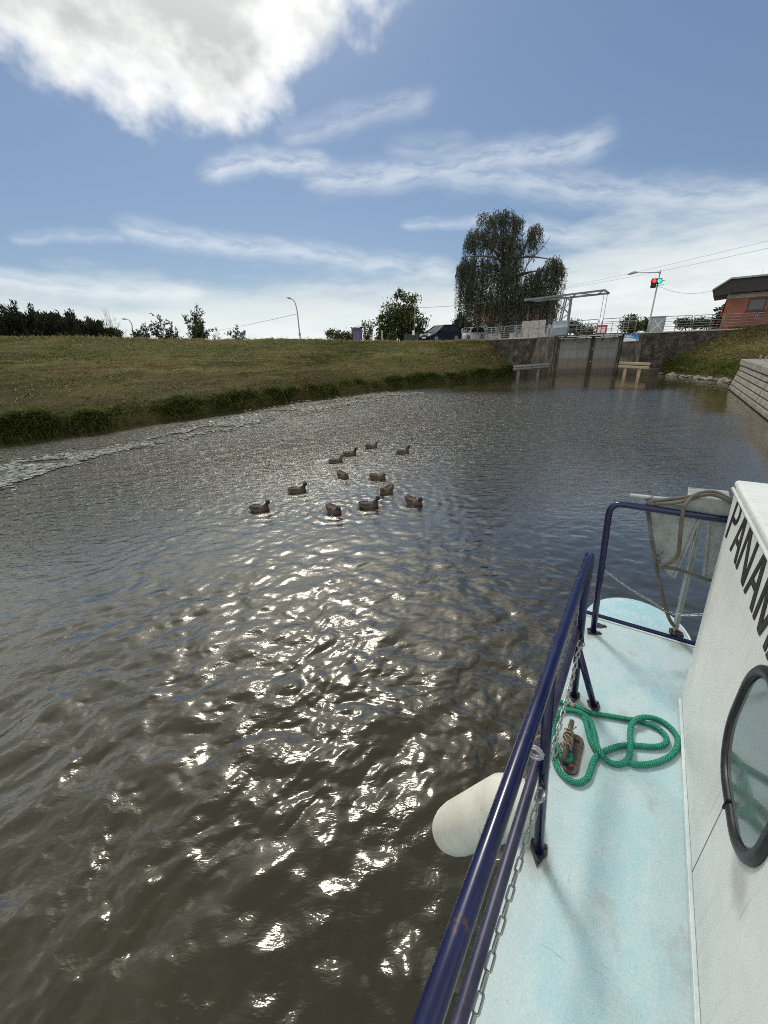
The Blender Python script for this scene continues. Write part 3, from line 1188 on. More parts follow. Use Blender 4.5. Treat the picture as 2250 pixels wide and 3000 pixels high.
# blue notice on the wall
(s0, z1), (s1, z0) = wpx(1829, 980, .22), wpx(1869, 999, .22)
o = thing('notice_board', 'blue and white notice board with a wave fixed to the wall right of the gate', 'sign', wp(s0, .22, z0))
BW, BH = s1 - s0, z1 - z0
bp = lambda u, v, d=0.0: wp(s0 + BW * u, .34 + d, z0 + BH * v)
mb = MB()
mb.prism([bp(0, 0), bp(1, 0), bp(1, 1), bp(0, 1)], [-WN[0] * .02, -WN[1] * .02, 0])
under(obj('panel', mb, mat('notice white', (.62, .66, .68), .4)), o)
mb = MB()
top_ = [bp(u, .52 - .17 * u + .10 * sin(u * 5.2), .004) for u in np.linspace(0, 1, 16)]
mb.add(top_ + [bp(1, 1, .004), bp(0, 1, .004)], [tuple(range(18))])
under(obj('wave', mb, mat('notice blue', (.02, .13, .33), .4)), o)
mb = MB()
mb.add([bp(u, .58 - .17 * u + .10 * sin(u * 5.2), .007) for u in np.linspace(0, 1, 16)] + [bp(u, .74 - .12 * u + .08 * sin(u * 5.2), .007) for u in np.linspace(1, 0, 16)], [tuple(range(32))])
under(obj('wave', mb, mat('notice light blue', (.06, .26, .50), .4)), o)
for v, u0, u1 in ((.86, .06, .48), (.70, .06, .60)):
    x_ = u0
    mb = MB()
    rr_ = random.Random(int(v * 100))
    while x_ < u1:
        wdt = rr_.uniform(.02, .05)
        mb.add([bp(x_, v - .04, .010), bp(x_ + wdt, v - .04, .010), bp(x_ + wdt, v + .04, .010), bp(x_, v + .04, .010)], [(0, 1, 2, 3)])
        x_ += wdt + .015
    under(obj('text_line', mb, M['white'], fix=False), o)
mb2 = MB()
mb2.add([bp(.84, .07, .010), bp(.95, .07, .010), bp(.95, .22, .010), bp(.84, .22, .010)], [(0, 1, 2, 3)])
under(obj('emblem', mb2, mat('notice navy', (.02, .03, .12), .4), fix=False), o)

# signal mast with lamp arm and three lights
OFF = -.35
sb, zb = wpx(1901, 972, OFF)
st_, zt_ = wpx(1931, 791, OFF)
o = thing('signal_mast', 'grey signal mast with a street lamp arm and lit red and green lights', 'traffic light', wp(sb, OFF, WT))
mb = MB()
sm = (sb + st_) / 2
sb = st_ = sm
mb.tube([wp(sb, OFF, WT), wp(sb, OFF, WT + .85), wp(sb, OFF, WT + .9), wp(sb, OFF, zt_)], [.085, .085, .055, .05], 12)
under(obj('mast', mb, M['galv'], smooth=True), o)
sa_, za_ = wpx(1840, 802, OFF)
sh_, zh_ = wpx(1925, 798, OFF)
mb = MB()
mb.tube([wp(sm + .05, OFF, zh_ - .02), wp(sa_ + .55, OFF, za_ + .02)], .028, 8)
mb.lathe(wp(sm, OFF, zh_ - .08), (0, 0, 1), [(0, .07), (.12, .07)], 10)
under(obj('lamp_arm', mb, M['galv'], smooth=True), o)
mb = MB()
mb.tube([wp(sa_ + .62, OFF, za_ + .03), wp(sa_ + .45, OFF, za_ + .05), wp(sa_ + .2, OFF, za_ + .02), wp(sa_ - .02, OFF, za_ - .05)], [.04, .085, .10, .03], 10)
under(obj('lamp_head', mb, M['galv'], smooth=True), o)


def lit(name, c, s):
    return mat(name, (c[0] * .3, c[1] * .3, c[2] * .3), .3, emit=c, estr=s)


lens = {'red': lit('red signal lens', (1, .02, .02), 2.2), 'green': lit('green signal lens', (.02, .95, .45), 1.7), 'dark': mat('unlit lens', (.02, .01, .01), .2)}
for cx_, cy_, kind in ((1917, 823, 'red'), (1932, 823, 'green'), (1915, 836, 'dark')):
    s_, z_ = wpx(cx_, cy_, OFF + .15)
    mb = MB()
    q = .165
    slab(mb, s_ - q, s_ + q, z_ - q, z_ + q, OFF, OFF + .15)
    if kind != 'dark':
        mb.lathe(wp(s_, OFF + .15, z_), [*WN, 0], [(0, .15), (.10, .15), (.10, .135), (.001, .135)], 14)
    else:
        mb.lathe(wp(s_, OFF + .15, z_), [*WN, 0], [(0, .14), (.08, .14), (.08, .12), (.001, .12)], 14)
    hs = under(obj('signal_housing', mb, M['black']), o)
    mb = MB()
    mb.lathe(wp(s_, OFF + .155, z_), [*WN, 0], [(0, .125), (.02, .115), (.035, .07), (.04, .02)], 14)
    ln = obj('lens', mb, lens[kind], smooth=True)
    ln.parent = hs
mb = MB()
s_, z_ = wpx(1932, 835, OFF)
for zz in (z_, z_ + .27):
    mb.tube([wp(sm - .3, OFF + .02, zz - .03), wp(sm + .42, OFF + .02, zz)], .018, 6)
for cx_, cy_ in ((1908, 824), (1942, 823), (1907, 838)):
    s_, z_ = wpx(cx_, cy_, OFF + .1)
    mb.lathe(wp(s_, OFF + .08, z_ - .04), (0, 0, 1), [(0, .03), (.08, .03)], 6)
under(obj('bracket', mb, M['black']), o)

# ------------------------------------------------------------------ lifting bridge behind the lock
BO = -3.2


def bq(x, y, off=BO):
    s_, z_ = wpx(x, y, off)
    return wp(s_, off, z_)


o = thing('drawbridge_frame', 'grey steel balance beams of a lifting bridge on a lattice tower beside the willow', 'drawbridge', wp(wpx(1660, 985, BO)[0], BO, WT))
beams = (((1538, 879), (1652, 866), (1772, 850), BO), ((1572, 882), (1690, 866), (1785, 859), BO - 1.8))
for (a, b, c, of) in beams:
    mb = MB()
    mb.beam(bq(*a, of), bq(*c, of), .14, .15)
    under(obj('balance_beam', mb, M['galv_dark'], bevel=.01), o)
A0, A1 = bq(1538, 879), bq(1772, 850)
B0, B1 = bq(1572, 882, BO - 1.8), bq(1785, 859, BO - 1.8)
for i in range(6):
    mb = MB()
    q, q2 = i / 6, (i + 1) / 6
    p, r_ = A0 + (A1 - A0) * q, B0 + (B1 - B0) * q2
    if i % 2:
        p, r_ = A0 + (A1 - A0) * q2, B0 + (B1 - B0) * q
    mb.beam(p, r_, .07, .07)
    under(obj('brace', mb, M['galv_dark']), o)
for a, c in ((A0, B0), (A1, B1)):
    mb = MB()
    mb.beam(a, c, .10, .10)
    under(obj('cross_beam', mb, M['galv_dark']), o)
for of, x0_, x1_ in ((BO, 1647, 1668), (BO - 1.8, 1652, 1672)):
    s0_, s1_ = wpx(x0_ + 3, 900, of)[0], wpx(x1_, 900, of)[0]
    zt0 = wpx(1660, 868 if of == BO else 870, of)[1]
    for s_, sh in ((s0_ - .34, .42), (s1_, 0)):
        mb = MB()
        mb.beam(wp(s_, of, WT - .1), wp(s_ + sh, of, zt0), .11, .11, [*WN, 0])
        under(obj('tower_leg', mb, M['galv_dark']), o)
    nseg = 7
    for i in range(nseg):
        q, q2 = WT + (zt0 - WT) * i / nseg, WT + (zt0 - WT) * (i + 1) / nseg
        mb = MB()
        if i % 2:
            mb.beam(wp(s0_ - .34 + .42 * i / nseg, of, q), wp(s1_, of, q2), .05, .05)
        else:
            mb.beam(wp(s1_, of, q), wp(s0_ - .34 + .42 * (i + 1) / nseg, of, q2), .05, .05)
        under(obj('lattice_bar', mb, M['galv_dark']), o)
for tip, yb, of in (((1771, 853), 948, BO), ((1780, 860), 950, BO - 1.8)):
    p = bq(*tip, of)
    mb = MB()
    mb.tube([p, [p[0], p[1], WT]], .022, 5)
    under(obj('lifting_rod', mb, M['galv_rail']), o)
mb = MB()
q = bq(1538, 881)
mb.beam(A0 - (A1 - A0) * .01, A0 + (A1 - A0) * .10, .3, .2)
under(obj('counterweight', mb, M['galv_dark'], bevel=.02), o)

# ------------------------------------------------------------------ brick lock house
HO = -.9
_keep = (W0, WD, WN)
_c = wp(wpx(2109, 955, HO)[0], HO)
WD = np.array([.775, -.632])
WN = np.array([WD[1], -WD[0]])
W0 = _c[:2] - WN * HO
hs0 = 0.0
htop = wpx(2131, 866, HO)[1]
hs1 = hs0 + 9
o = thing('lock_house', 'red brick lock keeper house with dark boarded roof edge on the right bank', 'house', wp(hs0, HO, WT))


def uvbox(mb, P, uv):
    mb.add(P, [tuple(range(len(P)))], uv)


wh = wpx(2133, 862, HO)[1] - .30
wx0, wz0 = wpx(2184, 913, HO)
wx1, wz1 = wpx(2240, 860, HO)
WIN = [(wx0, wx0 + 1.0), (wx0 + 1.12, wx0 + 2.1), (wx0 + 3.2, wx0 + 4.3)]
zw0, zw1 = wz0 + .02, wh - .08
mb = MB()
xs = [hs0] + [v for ab in WIN for v in ab] + [hs1]
for i in range(len(xs) - 1):
    segs = [(WT - .3, wh)] if i % 2 == 0 else [(WT - .3, zw0), (zw1, wh)]
    for z0_, z1_ in segs:
        uvbox(mb, [wp(xs[i], HO, z0_), wp(xs[i + 1], HO, z0_), wp(xs[i + 1], HO, z1_), wp(xs[i], HO, z1_)], [(xs[i], z0_), (xs[i + 1], z0_), (xs[i + 1], z1_), (xs[i], z1_)])
for s_ in (hs0, hs1):
    uvbox(mb, [wp(s_, HO, WT - .3), wp(s_, HO - 5, WT - .3), wp(s_, HO - 5, wh), wp(s_, HO, wh)], [(0, 0), (5, 0), (5, wh - WT), (0, wh - WT)])
uvbox(mb, [wp(hs0, HO - 5, WT - .3), wp(hs1, HO - 5, WT - .3), wp(hs1, HO - 5, wh), wp(hs0, HO - 5, wh)], [(0, 0), (9, 0), (9, 3), (0, 3)])
under(obj('wall', mb, M['brick'], fix=False), o)
mb = MB()
slab(mb, hs0 - .04, hs1 + .04, wh, wh + .30, HO - 5.04, HO + .04)
under(obj('ring_beam', mb, M['conc'], bevel=.01), o)
for a, b in WIN:
    mb = MB()
    for c, d, e_, f_ in ((a, a + .09, zw0, zw1), (b - .09, b, zw0, zw1), (a + .09, b - .09, zw1 - .09, zw1), (a + .09, b - .09, zw0, zw0 + .09)):
        slab(mb, c, d, e_, f_, HO - .16, HO - .02)
    wn = under(obj('window', mb, M['winframe']), o)
    mb = MB()
    slab(mb, a + .09, b - .09, zw0 + .09, zw1 - .09, HO - .12, HO - .09)
    pn = obj('pane', mb, M['glass_far'])
    pn.parent = wn
    mb = MB()
    slab(mb, a - .06, b + .06, zw0 - .06, zw0 - .005, HO - .1, HO + .08)
    sl_ = obj('sill', mb, M['winframe'])
    sl_.parent = wn
RO_ = HO + .75
rp = lambda x, y: wpx(x, y, RO_)
ea, eb, ec, ed = rp(2089, 868), rp(2090, 851), rp(2142, 817), rp(2250, 822)
sr = hs1 + 1.2
mb = MB()
poly = [wp(ea[0], RO_, ea[1]), wp(ea[0] + 1.25, RO_, ea[1] + .12), wp(sr, RO_, ea[1] + .12), wp(sr, RO_, ec[1] - .05), wp(ec[0], RO_, ec[1] - .05), wp(eb[0], RO_, eb[1])]
mb.prism(poly, [-WN[0] * 6.6, -WN[1] * 6.6, 0])
under(obj('roof', mb, M['roofwood']), o)
mb = MB()
P = [wp(eb[0] - .06, RO_ + .08, eb[1] - .02), wp(ec[0], RO_ + .08, ec[1] - .03), wp(sr, RO_ + .08, ec[1] - .03)]
for p, q in zip(P[:-1], P[1:]):
    p2, q2 = p + np.array([0, 0, .10]), q + np.array([0, 0, .10])
    dv = np.array([-WN[0] * 6.8, -WN[1] * 6.8, 0])
    mb.prism([p, q, q2, p2], dv)
under(obj('roof_covering', mb, M['roofwood']), o)
mb = MB()
for p, q in zip(P[:-1], P[1:]):
    dv = np.array([0, 0, .11])
    off_ = np.array([WN[0] * .02, WN[1] * .02, 0])
    mb.prism([p + off_, q + off_, q + off_ + dv, p + off_ + dv], [WN[0] * .03, WN[1] * .03, 0])
under(obj('edge_flashing', mb, M['galv_rail']), o)
W0, WD, WN = _keep
# red flowers / banner glimpsed at the house corner
s_, z_ = wpx(2118, 905, HO - 2.0)
mb = MB()
mb.tube([wp(s_ - .1, HO - 2, WT), wp(s_ - .02, HO - 2, WT + 1.3), wp(s_ + .12, HO - 2, z_ + .9)], .03, 6)
mb.prism([wp(s_ - .02, HO - 2, WT + .9), wp(s_ + .26, HO - 2, WT + 1.0), wp(s_ + .32, HO - 2, z_ + .9), wp(s_ + .10, HO - 2, z_ + .95)], [0, 0.02, .02])
tag(obj('banner', mb, M['red'], origin=wp(s_, HO - 2, WT)), 'narrow red banner beside the left corner of the brick house', 'banner')

# ------------------------------------------------------------------ quay of stepped blocks on the right
q0, q1 = np.array([18.94, 21.75]), np.array([13.45, 13.43])
qd = (q1 - q0) / np.linalg.norm(q1 - q0)
qn = np.array([qd[1], -qd[0]])
if qn @ (-q0) < 0:
    qn = -qn
qp = lambda a, o_, z: np.array([*(q0 + qd * a + qn * o_), z])
QL = 26
o = thing('quay_wall', 'pale concrete quay of stepped block courses on the right bank', 'quay', qp(0, 0, 0))
joints = [.0, .72, 3.55, 6.9, 10.4, 14, 17.6, 21.2, 24.8]
nc = 5
hh = 1.22 / nc
for c in range(-1, nc):
    mb = MB()
    o_ = -.05 * c
    z0_, z1_ = hh * c + .026, hh * (c + 1) - .026
    for j0, j1 in zip(joints[:-1], joints[1:]):
        mb.hexa([qp(j0 + .035, -1.2, z0_), qp(j0 + .035, o_, z0_), qp(j1 - .035, o_, z0_), qp(j1 - .035, -1.2, z0_), qp(j0 + .035, -1.2, z1_), qp(j0 + .035, o_ - .03, z1_), qp(j1 - .035, o_ - .03, z1_), qp(j1 - .035, -1.2, z1_)])
    under(obj('block_course', mb, M['quay'], bevel=.02), o)
mb = MB()
mb.hexa([qp(.05, -1.3, -1), qp(.05, -.10, -1), qp(QL, -.10, -1), qp(QL, -1.3, -1), qp(.05, -1.3, 1.2), qp(.05, -.36, 1.2), qp(QL, -.36, 1.2), qp(QL, -1.3, 1.2)])
under(obj('core', mb, M['joint']), o)
mb = MB()
mb.hexa([qp(-.06, -2.2, 1.25), qp(-.06, -.17, 1.25), qp(QL, -.17, 1.25), qp(QL, -2.2, 1.25), qp(-.06, -2.2, 1.52), qp(-.06, -.17, 1.52), qp(QL, -.17, 1.52), qp(QL, -2.2, 1.52)])
under(obj('coping', mb, M['quay'], bevel=.02), o)
for a in (.95, 2.2, 3.5, 6.2, 9):
    mb = MB()
    mb.lathe(qp(a, -.75, 1.52), (0, 0, 1), [(0, .055), (.01, .03), (.17, .03), (.175, .055), (.21, .055), (.215, .02)], 10)
    under(obj('mooring_pin', mb, M['galv']), o)

# stones along the right water line
spx = [(1938, 1097, .5), (1957, 1100, .35), (1972, 1100, .6), (1985, 1101, .55), (1998, 1103, .4), (2025, 1106, .62), (2045, 1108, .75), (2058, 1111, .5), (2085, 1112, .8), (2106, 1115, .55), (2126, 1117, 1.0), (2012, 1105, .35), (2070, 1113, .35), (2140, 1120, .7)]
lab = ['pale stone at the water beside the lock wall toe', 'small pale stone second from the lock wall on the right bank', 'flat pale stone in the cluster nearest the lock wall', 'slanted pale stone in the cluster nearest the lock wall', 'small pale stone at the end of the cluster nearest the lock wall',
       'pale slab stone midway along the right water edge', 'large slanted slab stone midway along the right water edge', 'dark edged stone right of the large slanted slab', 'broad flat stone between the large slab and the quay', 'rounded stone left of the biggest stone by the quay',
       'biggest bank stone, left of the quay end', 'small stone in the gap left of the slab stones', 'small stone under the grass between two slabs', 'stone half hidden behind the quay end']
for (x, y, sz), lb in zip(spx, lab):
    p = atz(x, y - 2, .06)
    bm = bmesh.new()
    bmesh.ops.create_icosphere(bm, subdivisions=3, radius=1)
    rr_ = np.random.default_rng(int(x))
    ax = rr_.normal(size=(9, 3))
    ax /= np.linalg.norm(ax, axis=1)[:, None]
    off_ = rr_.uniform(.45, .95, 9)
    for v in bm.verts:
        c = np.array(v.co)
        for a_, d_ in zip(ax, off_):
            e_ = c @ a_ - d_
            if e_ > 0:
                c = c - a_ * e_ * .92
        v.co = Vector(c)
    bmesh.ops.scale(bm, verts=bm.verts, vec=(sz * .55, sz * .40, sz * .24))
    me = bpy.data.meshes.new('stone')
    bm.to_mesh(me)
    bm.free()
    so_ = bpy.data.objects.new('stone', me)
    so_.location = tuple(p)
    so_.rotation_euler = (rr_.uniform(-.25, .25), rr_.uniform(-.3, .2), rr_.uniform(-.5, .9))
    finish(so_, 'stone', M['stone'])
    tag(so_, lb, 'stone', 'stones along the right water edge')


# ------------------------------------------------------------------ the boat
Fv = ray(1937, 1020)
Fv = Fv / np.linalg.norm(Fv)
Rv = np.cross(Fv, [0, 0, 1])
Rv /= np.linalg.norm(Rv)
Uv = np.cross(Rv, Fv)
BO_ = np.array([0, 0, 1.35])
BL = np.array([Rv, Fv, Uv])                 # world -> boat axes
BM = Matrix(((Rv[0], Fv[0], Uv[0], BO_[0]), (Rv[1], Fv[1], Uv[1], BO_[1]), (Rv[2], Fv[2], Uv[2], BO_[2]), (0, 0, 0, 1)))


def bpl(x, y, axis, val):
    """photo pixel -> boat coordinates on a plane of the boat"""
    d = BL @ ray(x, y)
    c = BL @ (C0 - BO_)
    return c + d * ((val - c[axis]) / d[axis])


def dk(x, y, z=0.0):
    return bpl(x, y, 2, z)


def aboard(name, mb, m, label, cat, group=None, smooth=True, bevel=0.0, parent=None):
    """a thing of its own lying on or hanging from the boat, built in boat coordinates"""
    V = np.array(mb.v)
    c = (V.min(0) + V.max(0)) / 2
    c[2] = V[:, 2].min()
    o = obj(name, mb, m, None, smooth, bevel, origin=c)
    o.matrix_world = BM @ Matrix.Translation(Vector(c))
    return tag(o, label, cat, group)


def aboard_empty(name, label, cat, c, group=None):
    o = bpy.data.objects.new(name, None)
    o.empty_display_size = .1
    col.objects.link(o)
    o.matrix_world = BM @ Matrix.Translation(Vector(c))
    return tag(o, label, cat, group)


def _deck(t):
    p = t.coord('Object')
    n = t.noise(p, 3.2, 6, .62)
    n2 = t.noise(t.mapv(p, rot=(0, 0, .5), scale=(1.6, .8, 1)), 9, 5, .65)
    sp = t.noise(p, 60, 3, .65)
    v = t.noise(p, 120, 2, .5)
    c = t.mix(t.smooth(t.add(t.mul(n, .6), t.mul(n2, .4)), .40, .60), (.395, .58, .62), (.50, .615, .63))
    x, y, z = t.xyz(p)
    # worn pale zone along the outer edge and by the cabin
    wv = t.mul(t.sub(n2, .5), .16)
    edge = t.vmax(t.smooth(t.add(x, wv), .06, -.06), t.smooth(t.add(x, wv), .36, .46))
    c = t.mix(t.mul(edge, .6), c, (.47, .53, .525))
    front = t.smooth(t.add(y, t.mul(wv, 2.5)), 2.02, 2.25)
    c = t.mix(t.mul(front, .4), c, (.50, .575, .575))
    c = t.mix(t.smooth(n2, .60, .72, 0, .5), c, (.42, .46, .45))
    c = t.mix(t.smooth(v, .35, .70, .16, 0), c, (.20, .30, .33))
    scr = t.noise(t.mapv(p, rot=(0, 0, .9), scale=(1, 14, 1)), 9, 4, .6)
    scr2 = t.noise(t.mapv(p, rot=(0, 0, -.5), scale=(16, 1, 1)), 8, 4, .6)
    c = t.mix(t.smooth(t.vmax(scr, scr2), .64, .72, 0, .5), c, (.22, .29, .30))
    c = t.mix(t.smooth(sp, .66, .73, 0, .6), c, (.20, .26, .27))
    c = t.mix(t.smooth(t.vor(p, 9), .0, .035, .8, 0), c, (.10, .09, .08))
    # rust and grime bled out round the fittings
    for (fx, fy, fr) in ((-.024, .905, .075), (-.036, 1.70, .07), (.060, 1.69, .07), (-.018, 2.30, .07), (.010, 1.37, .13), (.43, 2.5, .12)):
        ddx, ddy = t.sub(x, fx), t.mul(t.sub(y, fy), .75)
        dst = t.math('SQRT', t.add(t.mul(ddx, ddx), t.mul(ddy, ddy)))
        h_ = t.smooth(t.add(dst, t.mul(t.sub(n2, .5), .10)), fr, fr * .25, 0, .55)
        c = t.mix(h_, c, (.27, .235, .19))
    ft = t.noise(t.mapv(p, scale=(1, .7, 1), loc=(3, 5, 0)), 6, 4, .65)
    c = t.mix(t.smooth(ft, .56, .66, 0, .40), c, (.34, .37, .36))
    r = t.smooth(n2, .3, .7, .42, .62)
    return {'Base Color': c, 'Roughness': r, 'Normal': t.bump(t.add(t.mul(sp, .5), t.add(v, n2)), .12, .003)}


def _cabin(t):
    p = t.coord('Object')
    n = t.noise(p, 2.5, 6, .62)
    st = t.noise(t.mapv(p, scale=(6, 7, .6)), 1.6, 6, .7)
    sp = t.noise(p, 45, 3, .6)
    scr = t.noise(t.mapv(p, rot=(.7, 0, 0), scale=(1, 22, 1.6)), 2.0, 3, .5)
    c = t.mix(t.smooth(n, .35, .65), (.72, .735, .70), (.65, .672, .64))
    c = t.mix(t.smooth(st, .52, .76, 0, .5), c, (.46, .48, .45))
    c = t.mix(t.smooth(scr, .645, .72, 0, .30), c, (.36, .37, .36))
    c = t.mix(t.smooth(sp, .70, .76, 0, .6), c, (.3, .3, .28))
    x, y, z = t.xyz(p)
    ddy, ddz = t.sub(y, .90), t.mul(t.sub(z, .395), 1.3)
    dst = t.math('SQRT', t.add(t.mul(ddy, ddy), t.mul(ddz, ddz)))
    c = t.mix(t.smooth(t.add(dst, t.mul(t.sub(n, .5), .12)), .11, .02, 0, .6), c, (.27, .26, .22))
    run = t.mul(t.smooth(t.noise(t.mapv(p, scale=(1, 38, .8)), 1.0, 3, .6), .56, .68), t.smooth(z, 1.0, .6, .5, 0))
    c = t.mix(t.mul(run, .5), c, (.40, .38, .33))
    c = t.mix(t.smooth(t.add(z, t.mul(st, .10)), .10, .03, 0, .5), c, (.42, .43, .40))
    return {'Base Color': c, 'Normal': t.bump(t.add(n, sp), .08, .004)}


M['deck'] = mat('worn pale blue deck paint', rough=.5, fn=_deck)
M['hull'] = mottled('pale blue hull paint', (.30, .58, .66), (.40, .64, .70), 5, .4, .05, .002)
M['gunwale'] = mottled('glossy cyan edge paint', (.30, .66, .76), (.36, .70, .79), 6, .3, .03, .002)
M['cabin'] = mat('white cabin paint', rough=.42, fn=_cabin)
def _navy(t):
    p = t.coord('Object')
    n = t.noise(p, 6, 5, .65)
    sp = t.noise(p, 70, 3, .6)
    c = t.mix(t.smooth(n, .35, .65), (.0022, .0042, .034), (.0035, .007, .055))
    c = t.mix(t.smooth(sp, .66, .74, 0, .6), c, (.05, .06, .11))
    c = t.mix(t.smooth(t.add(n, t.mul(sp, .3)), .80, .87), c, (.06, .03, .022))
    return {'Base Color': c, 'Roughness': t.smooth(n, .3, .7, .16, .30), 'Normal': t.bump(t.add(t.mul(sp, .3), n), .06, .002)}


M['navy'] = mat('navy rail paint', rough=.2, fn=_navy)
M['navy_worn'] = mottled('faded navy rail paint', (.014, .014, .045), (.034, .032, .075), 12, .42, .08, .002)
M['foot'] = mottled('chipped navy foot plate', (.014, .014, .035), (.05, .035, .03), 40, .5, .3, .002)
M['trim'] = mottled('white edge trim', (.55, .64, .66), (.66, .72, .72), 8, .45, .05, .002)
M['letter'] = mat('black lettering', (.014, .013, .012), .5)
M['rubber'] = mottled('black rubber', (.010, .010, .011), (.022, .022, .023), 18, .42, .1, .002)
M['seam'] = mat('panel joint', (.22, .22, .20), .8)
M['chain'] = mat('zinc chain', (.40, .41, .39), .32, .85)
M['cleat'] = mottled('rusty cleat steel', (.06, .05, .045), (.14, .10, .08), 30, .55, .2, .002, metal=.3)
M['galv_anchor'] = mottled('galvanised anchor', (.27, .295, .285), (.40, .43, .41), 10, .55, .12, .003, metal=.15)


def _rope(c1, c2, k, tw):
    def fn(t):
        u, v, z = t.xyz(t.coord('UV'))
        a = t.math('SINE', t.add(t.mul(u, k), t.mul(v, 2 * pi * tw)))
        b = t.math('SINE', t.sub(t.mul(u, k), t.mul(v, 2 * pi * tw)))
        h = t.math('ABSOLUTE', t.mul(a, b)) if tw > 1.5 else t.math('ABSOLUTE', a)
        n = t.noise(t.coord('Object'), 90, 3, .6)
        n2 = t.noise(t.coord('Object'), 8, 4, .6)
        c = t.mix(t.smooth(h, .05, .85), tuple(q * .55 for q in c1), c2)
        c = t.mix(t.smooth(n, .45, .7, 0, .5), c, tuple(q * .55 for q in c1))
        c = t.mix(t.smooth(n2, .4, .7, 0, .3), c, tuple(q * .6 for q in c2))
        return {'Base Color': c, 'Normal': t.bump(t.add(h, t.mul(n, .6)), .8, .004)}
    return fn


M['rope_green'] = mat('green braided rope', rough=.75, fn=_rope((.006, .17, .098), (.045, .54, .345), 330, 4))
M['rope_tan'] = mat('tan cord', rough=.85, fn=_rope((.17, .12, .08), (.52, .41, .29), 900, 1))
M['rope_grey'] = mat('grey twisted rope', rough=.9, fn=_rope((.17, .155, .125), (.46, .43, .35), 300, 2))


def _fender(t):
    p = t.coord('Object')
    n = t.noise(p, 5, 6, .65)
    sc1 = t.noise(t.mapv(p, rot=(.3, .6, .8), scale=(2, 26, 2)), 3, 3, .6)
    sc2 = t.noise(t.mapv(p, rot=(.9, .2, 2.0), scale=(2, 24, 2)), 3, 3, .6)
    c = t.mix(t.smooth(n, .35, .65), (.70, .69, .61), (.60, .585, .50))
    c = t.mix(t.smooth(sc1, .64, .70, 0, .45), c, (.24, .22, .17))
    c = t.mix(t.smooth(sc2, .65, .71, 0, .4), c, (.22, .20, .16))
    return {'Base Color': c, 'Normal': t.bump(n, .1, .003)}


M['fender'] = mat('scuffed white fender', rough=.5, fn=_fender)

boat = bpy.data.objects.new('boat', None)
col.objects.link(boat)
boat.matrix_world = BM
tag(boat, 'pale blue work boat with white cabin and navy tube railings, seen from its side deck', 'boat')

BX1 = 2.3                                    # far side of the boat
BY0 = -4.0
mb = MB()
mb.hexa([(-.10, BY0, -1.7), (BX1, BY0, -1.7), (BX1, 2.40, -1.7), (-.06, 2.40, -1.7), (-.122, BY0, -.012), (BX1, BY0, -.012), (BX1, 2.485, -.012), (-.090, 2.485, -.012)])
obj('hull', mb, M['hull'], boat, bevel=.012)
mb = MB()
D = [(-.125, BY0), (BX1 + .02, BY0), (BX1 + .02, 2.487), (-.092, 2.487), (-.118, 1.4)]
mb.prism([(x, y, -.010) for x, y in D], (0, 0, .010))
obj('deck', mb, M['deck'], boat, bevel=.006)
mb = MB()
mb.hexa([(-.124, BY0, .0006), (-.090, BY0, .0006), (-.090, 1.4, .0006), (-.117, 1.4, .0006), (-.124, BY0, .004), (-.090, BY0, .004), (-.090, 1.4, .004), (-.117, 1.4, .004)])
obj('gunwale_strip', mb, M['gunwale'], boat, bevel=.001)
mb = MB()
mb.hexa([(-.096, 2.490, -.03), (BX1, 2.50, -.03), (BX1, 2.522, -.03), (-.094, 2.512, -.03), (-.096, 2.490, .020), (BX1, 2.50, .020), (BX1, 2.522, .020), (-.094, 2.512, .020)])
obj('bow_strip', mb, M['navy'], boat, bevel=.003)
mb = MB()
mb.box((-.09, 2.474, .0005), (BX1, 2.488, .006))
obj('edge_trim', mb, M['trim'], boat)


def nose(cx, name):
    """rounded nose of a pontoon"""
    mb = MB()
    ns, nr = 40, 14
    rings = []
    for j in range(nr):
        q = j / (nr - 1)
        # plan radius grows from crown to rim then drops to the water
        if q < .7:
            k = q / .7
            s_, z = sin(k * pi / 2), -.035 * (1 - cos(k * pi / 2)) + .012
        else:
            k = (q - .7) / .3
            s_, z = 1 - .06 * k, -.023 - 1.4 * k
        rings.append([(cx + .292 * s_ * cos(a), 2.512 + .375 * s_ * sin(a), z) for a in np.linspace(0, pi, ns)])
    V = [p for r_ in rings for p in r_]
    F = []
    for j in range(nr - 1):
        for i in range(ns - 1):
            a = j * ns + i
            F.append((a, a + 1, a + ns + 1, a + ns))
    mb.add(V, F)
    return obj(name, mb, M['deck_nose'], boat, smooth=True)


M['deck_nose'] = mottled('scratched pale blue nose paint', (.36, .59, .65), (.50, .64, .66), 9, .42, .12, .003)
nose(.200, 'pontoon_nose')
nose(BX1 - .33, 'pontoon_nose')
mb = MB()
P = [(.20 + .300 * cos(a), 2.512 + .383 * sin(a), -.03) for a in np.linspace(0, radians(50), 14)]
mb.tube(P, .008, 6)
obj('nose_rim', mb, M['trim'], boat, smooth=True)

# cabin
XS = .4213
mb = MB()
prof2 = [(BY0, 0.001), (1.992, 0.001), (2.344, 1.045), (BY0, 1.045)]
mb.prism([(XS, y, z) for y, z in prof2], (BX1 - .42 - XS, 0, 0))
cab = obj('cabin', mb, M['cabin'], boat, bevel=.016, seg=3)
mb = MB()
mb.box((XS - .006, BY0, 1.030), (BX1 - .41, 2.352, 1.062))
obj('cabin_roof', mb, M['cabin'], cab, bevel=.014, seg=3)
mb = MB()
mb.tube([(XS - .008, BY0, 1.024), (XS - .008, 2.33, 1.024)], .007, 8)
obj('drip_moulding', mb, M['cabin'], cab, smooth=True)
mb = MB()
mb.box((XS - .0125, BY0, .0015), (XS - .0005, 1.965, .022))
obj('base_trim', mb, M['trim'], cab, bevel=.002)
mb = MB()
mb.box((XS - .0012, 1.128, .024), (XS + .001, 1.131, 1.01))
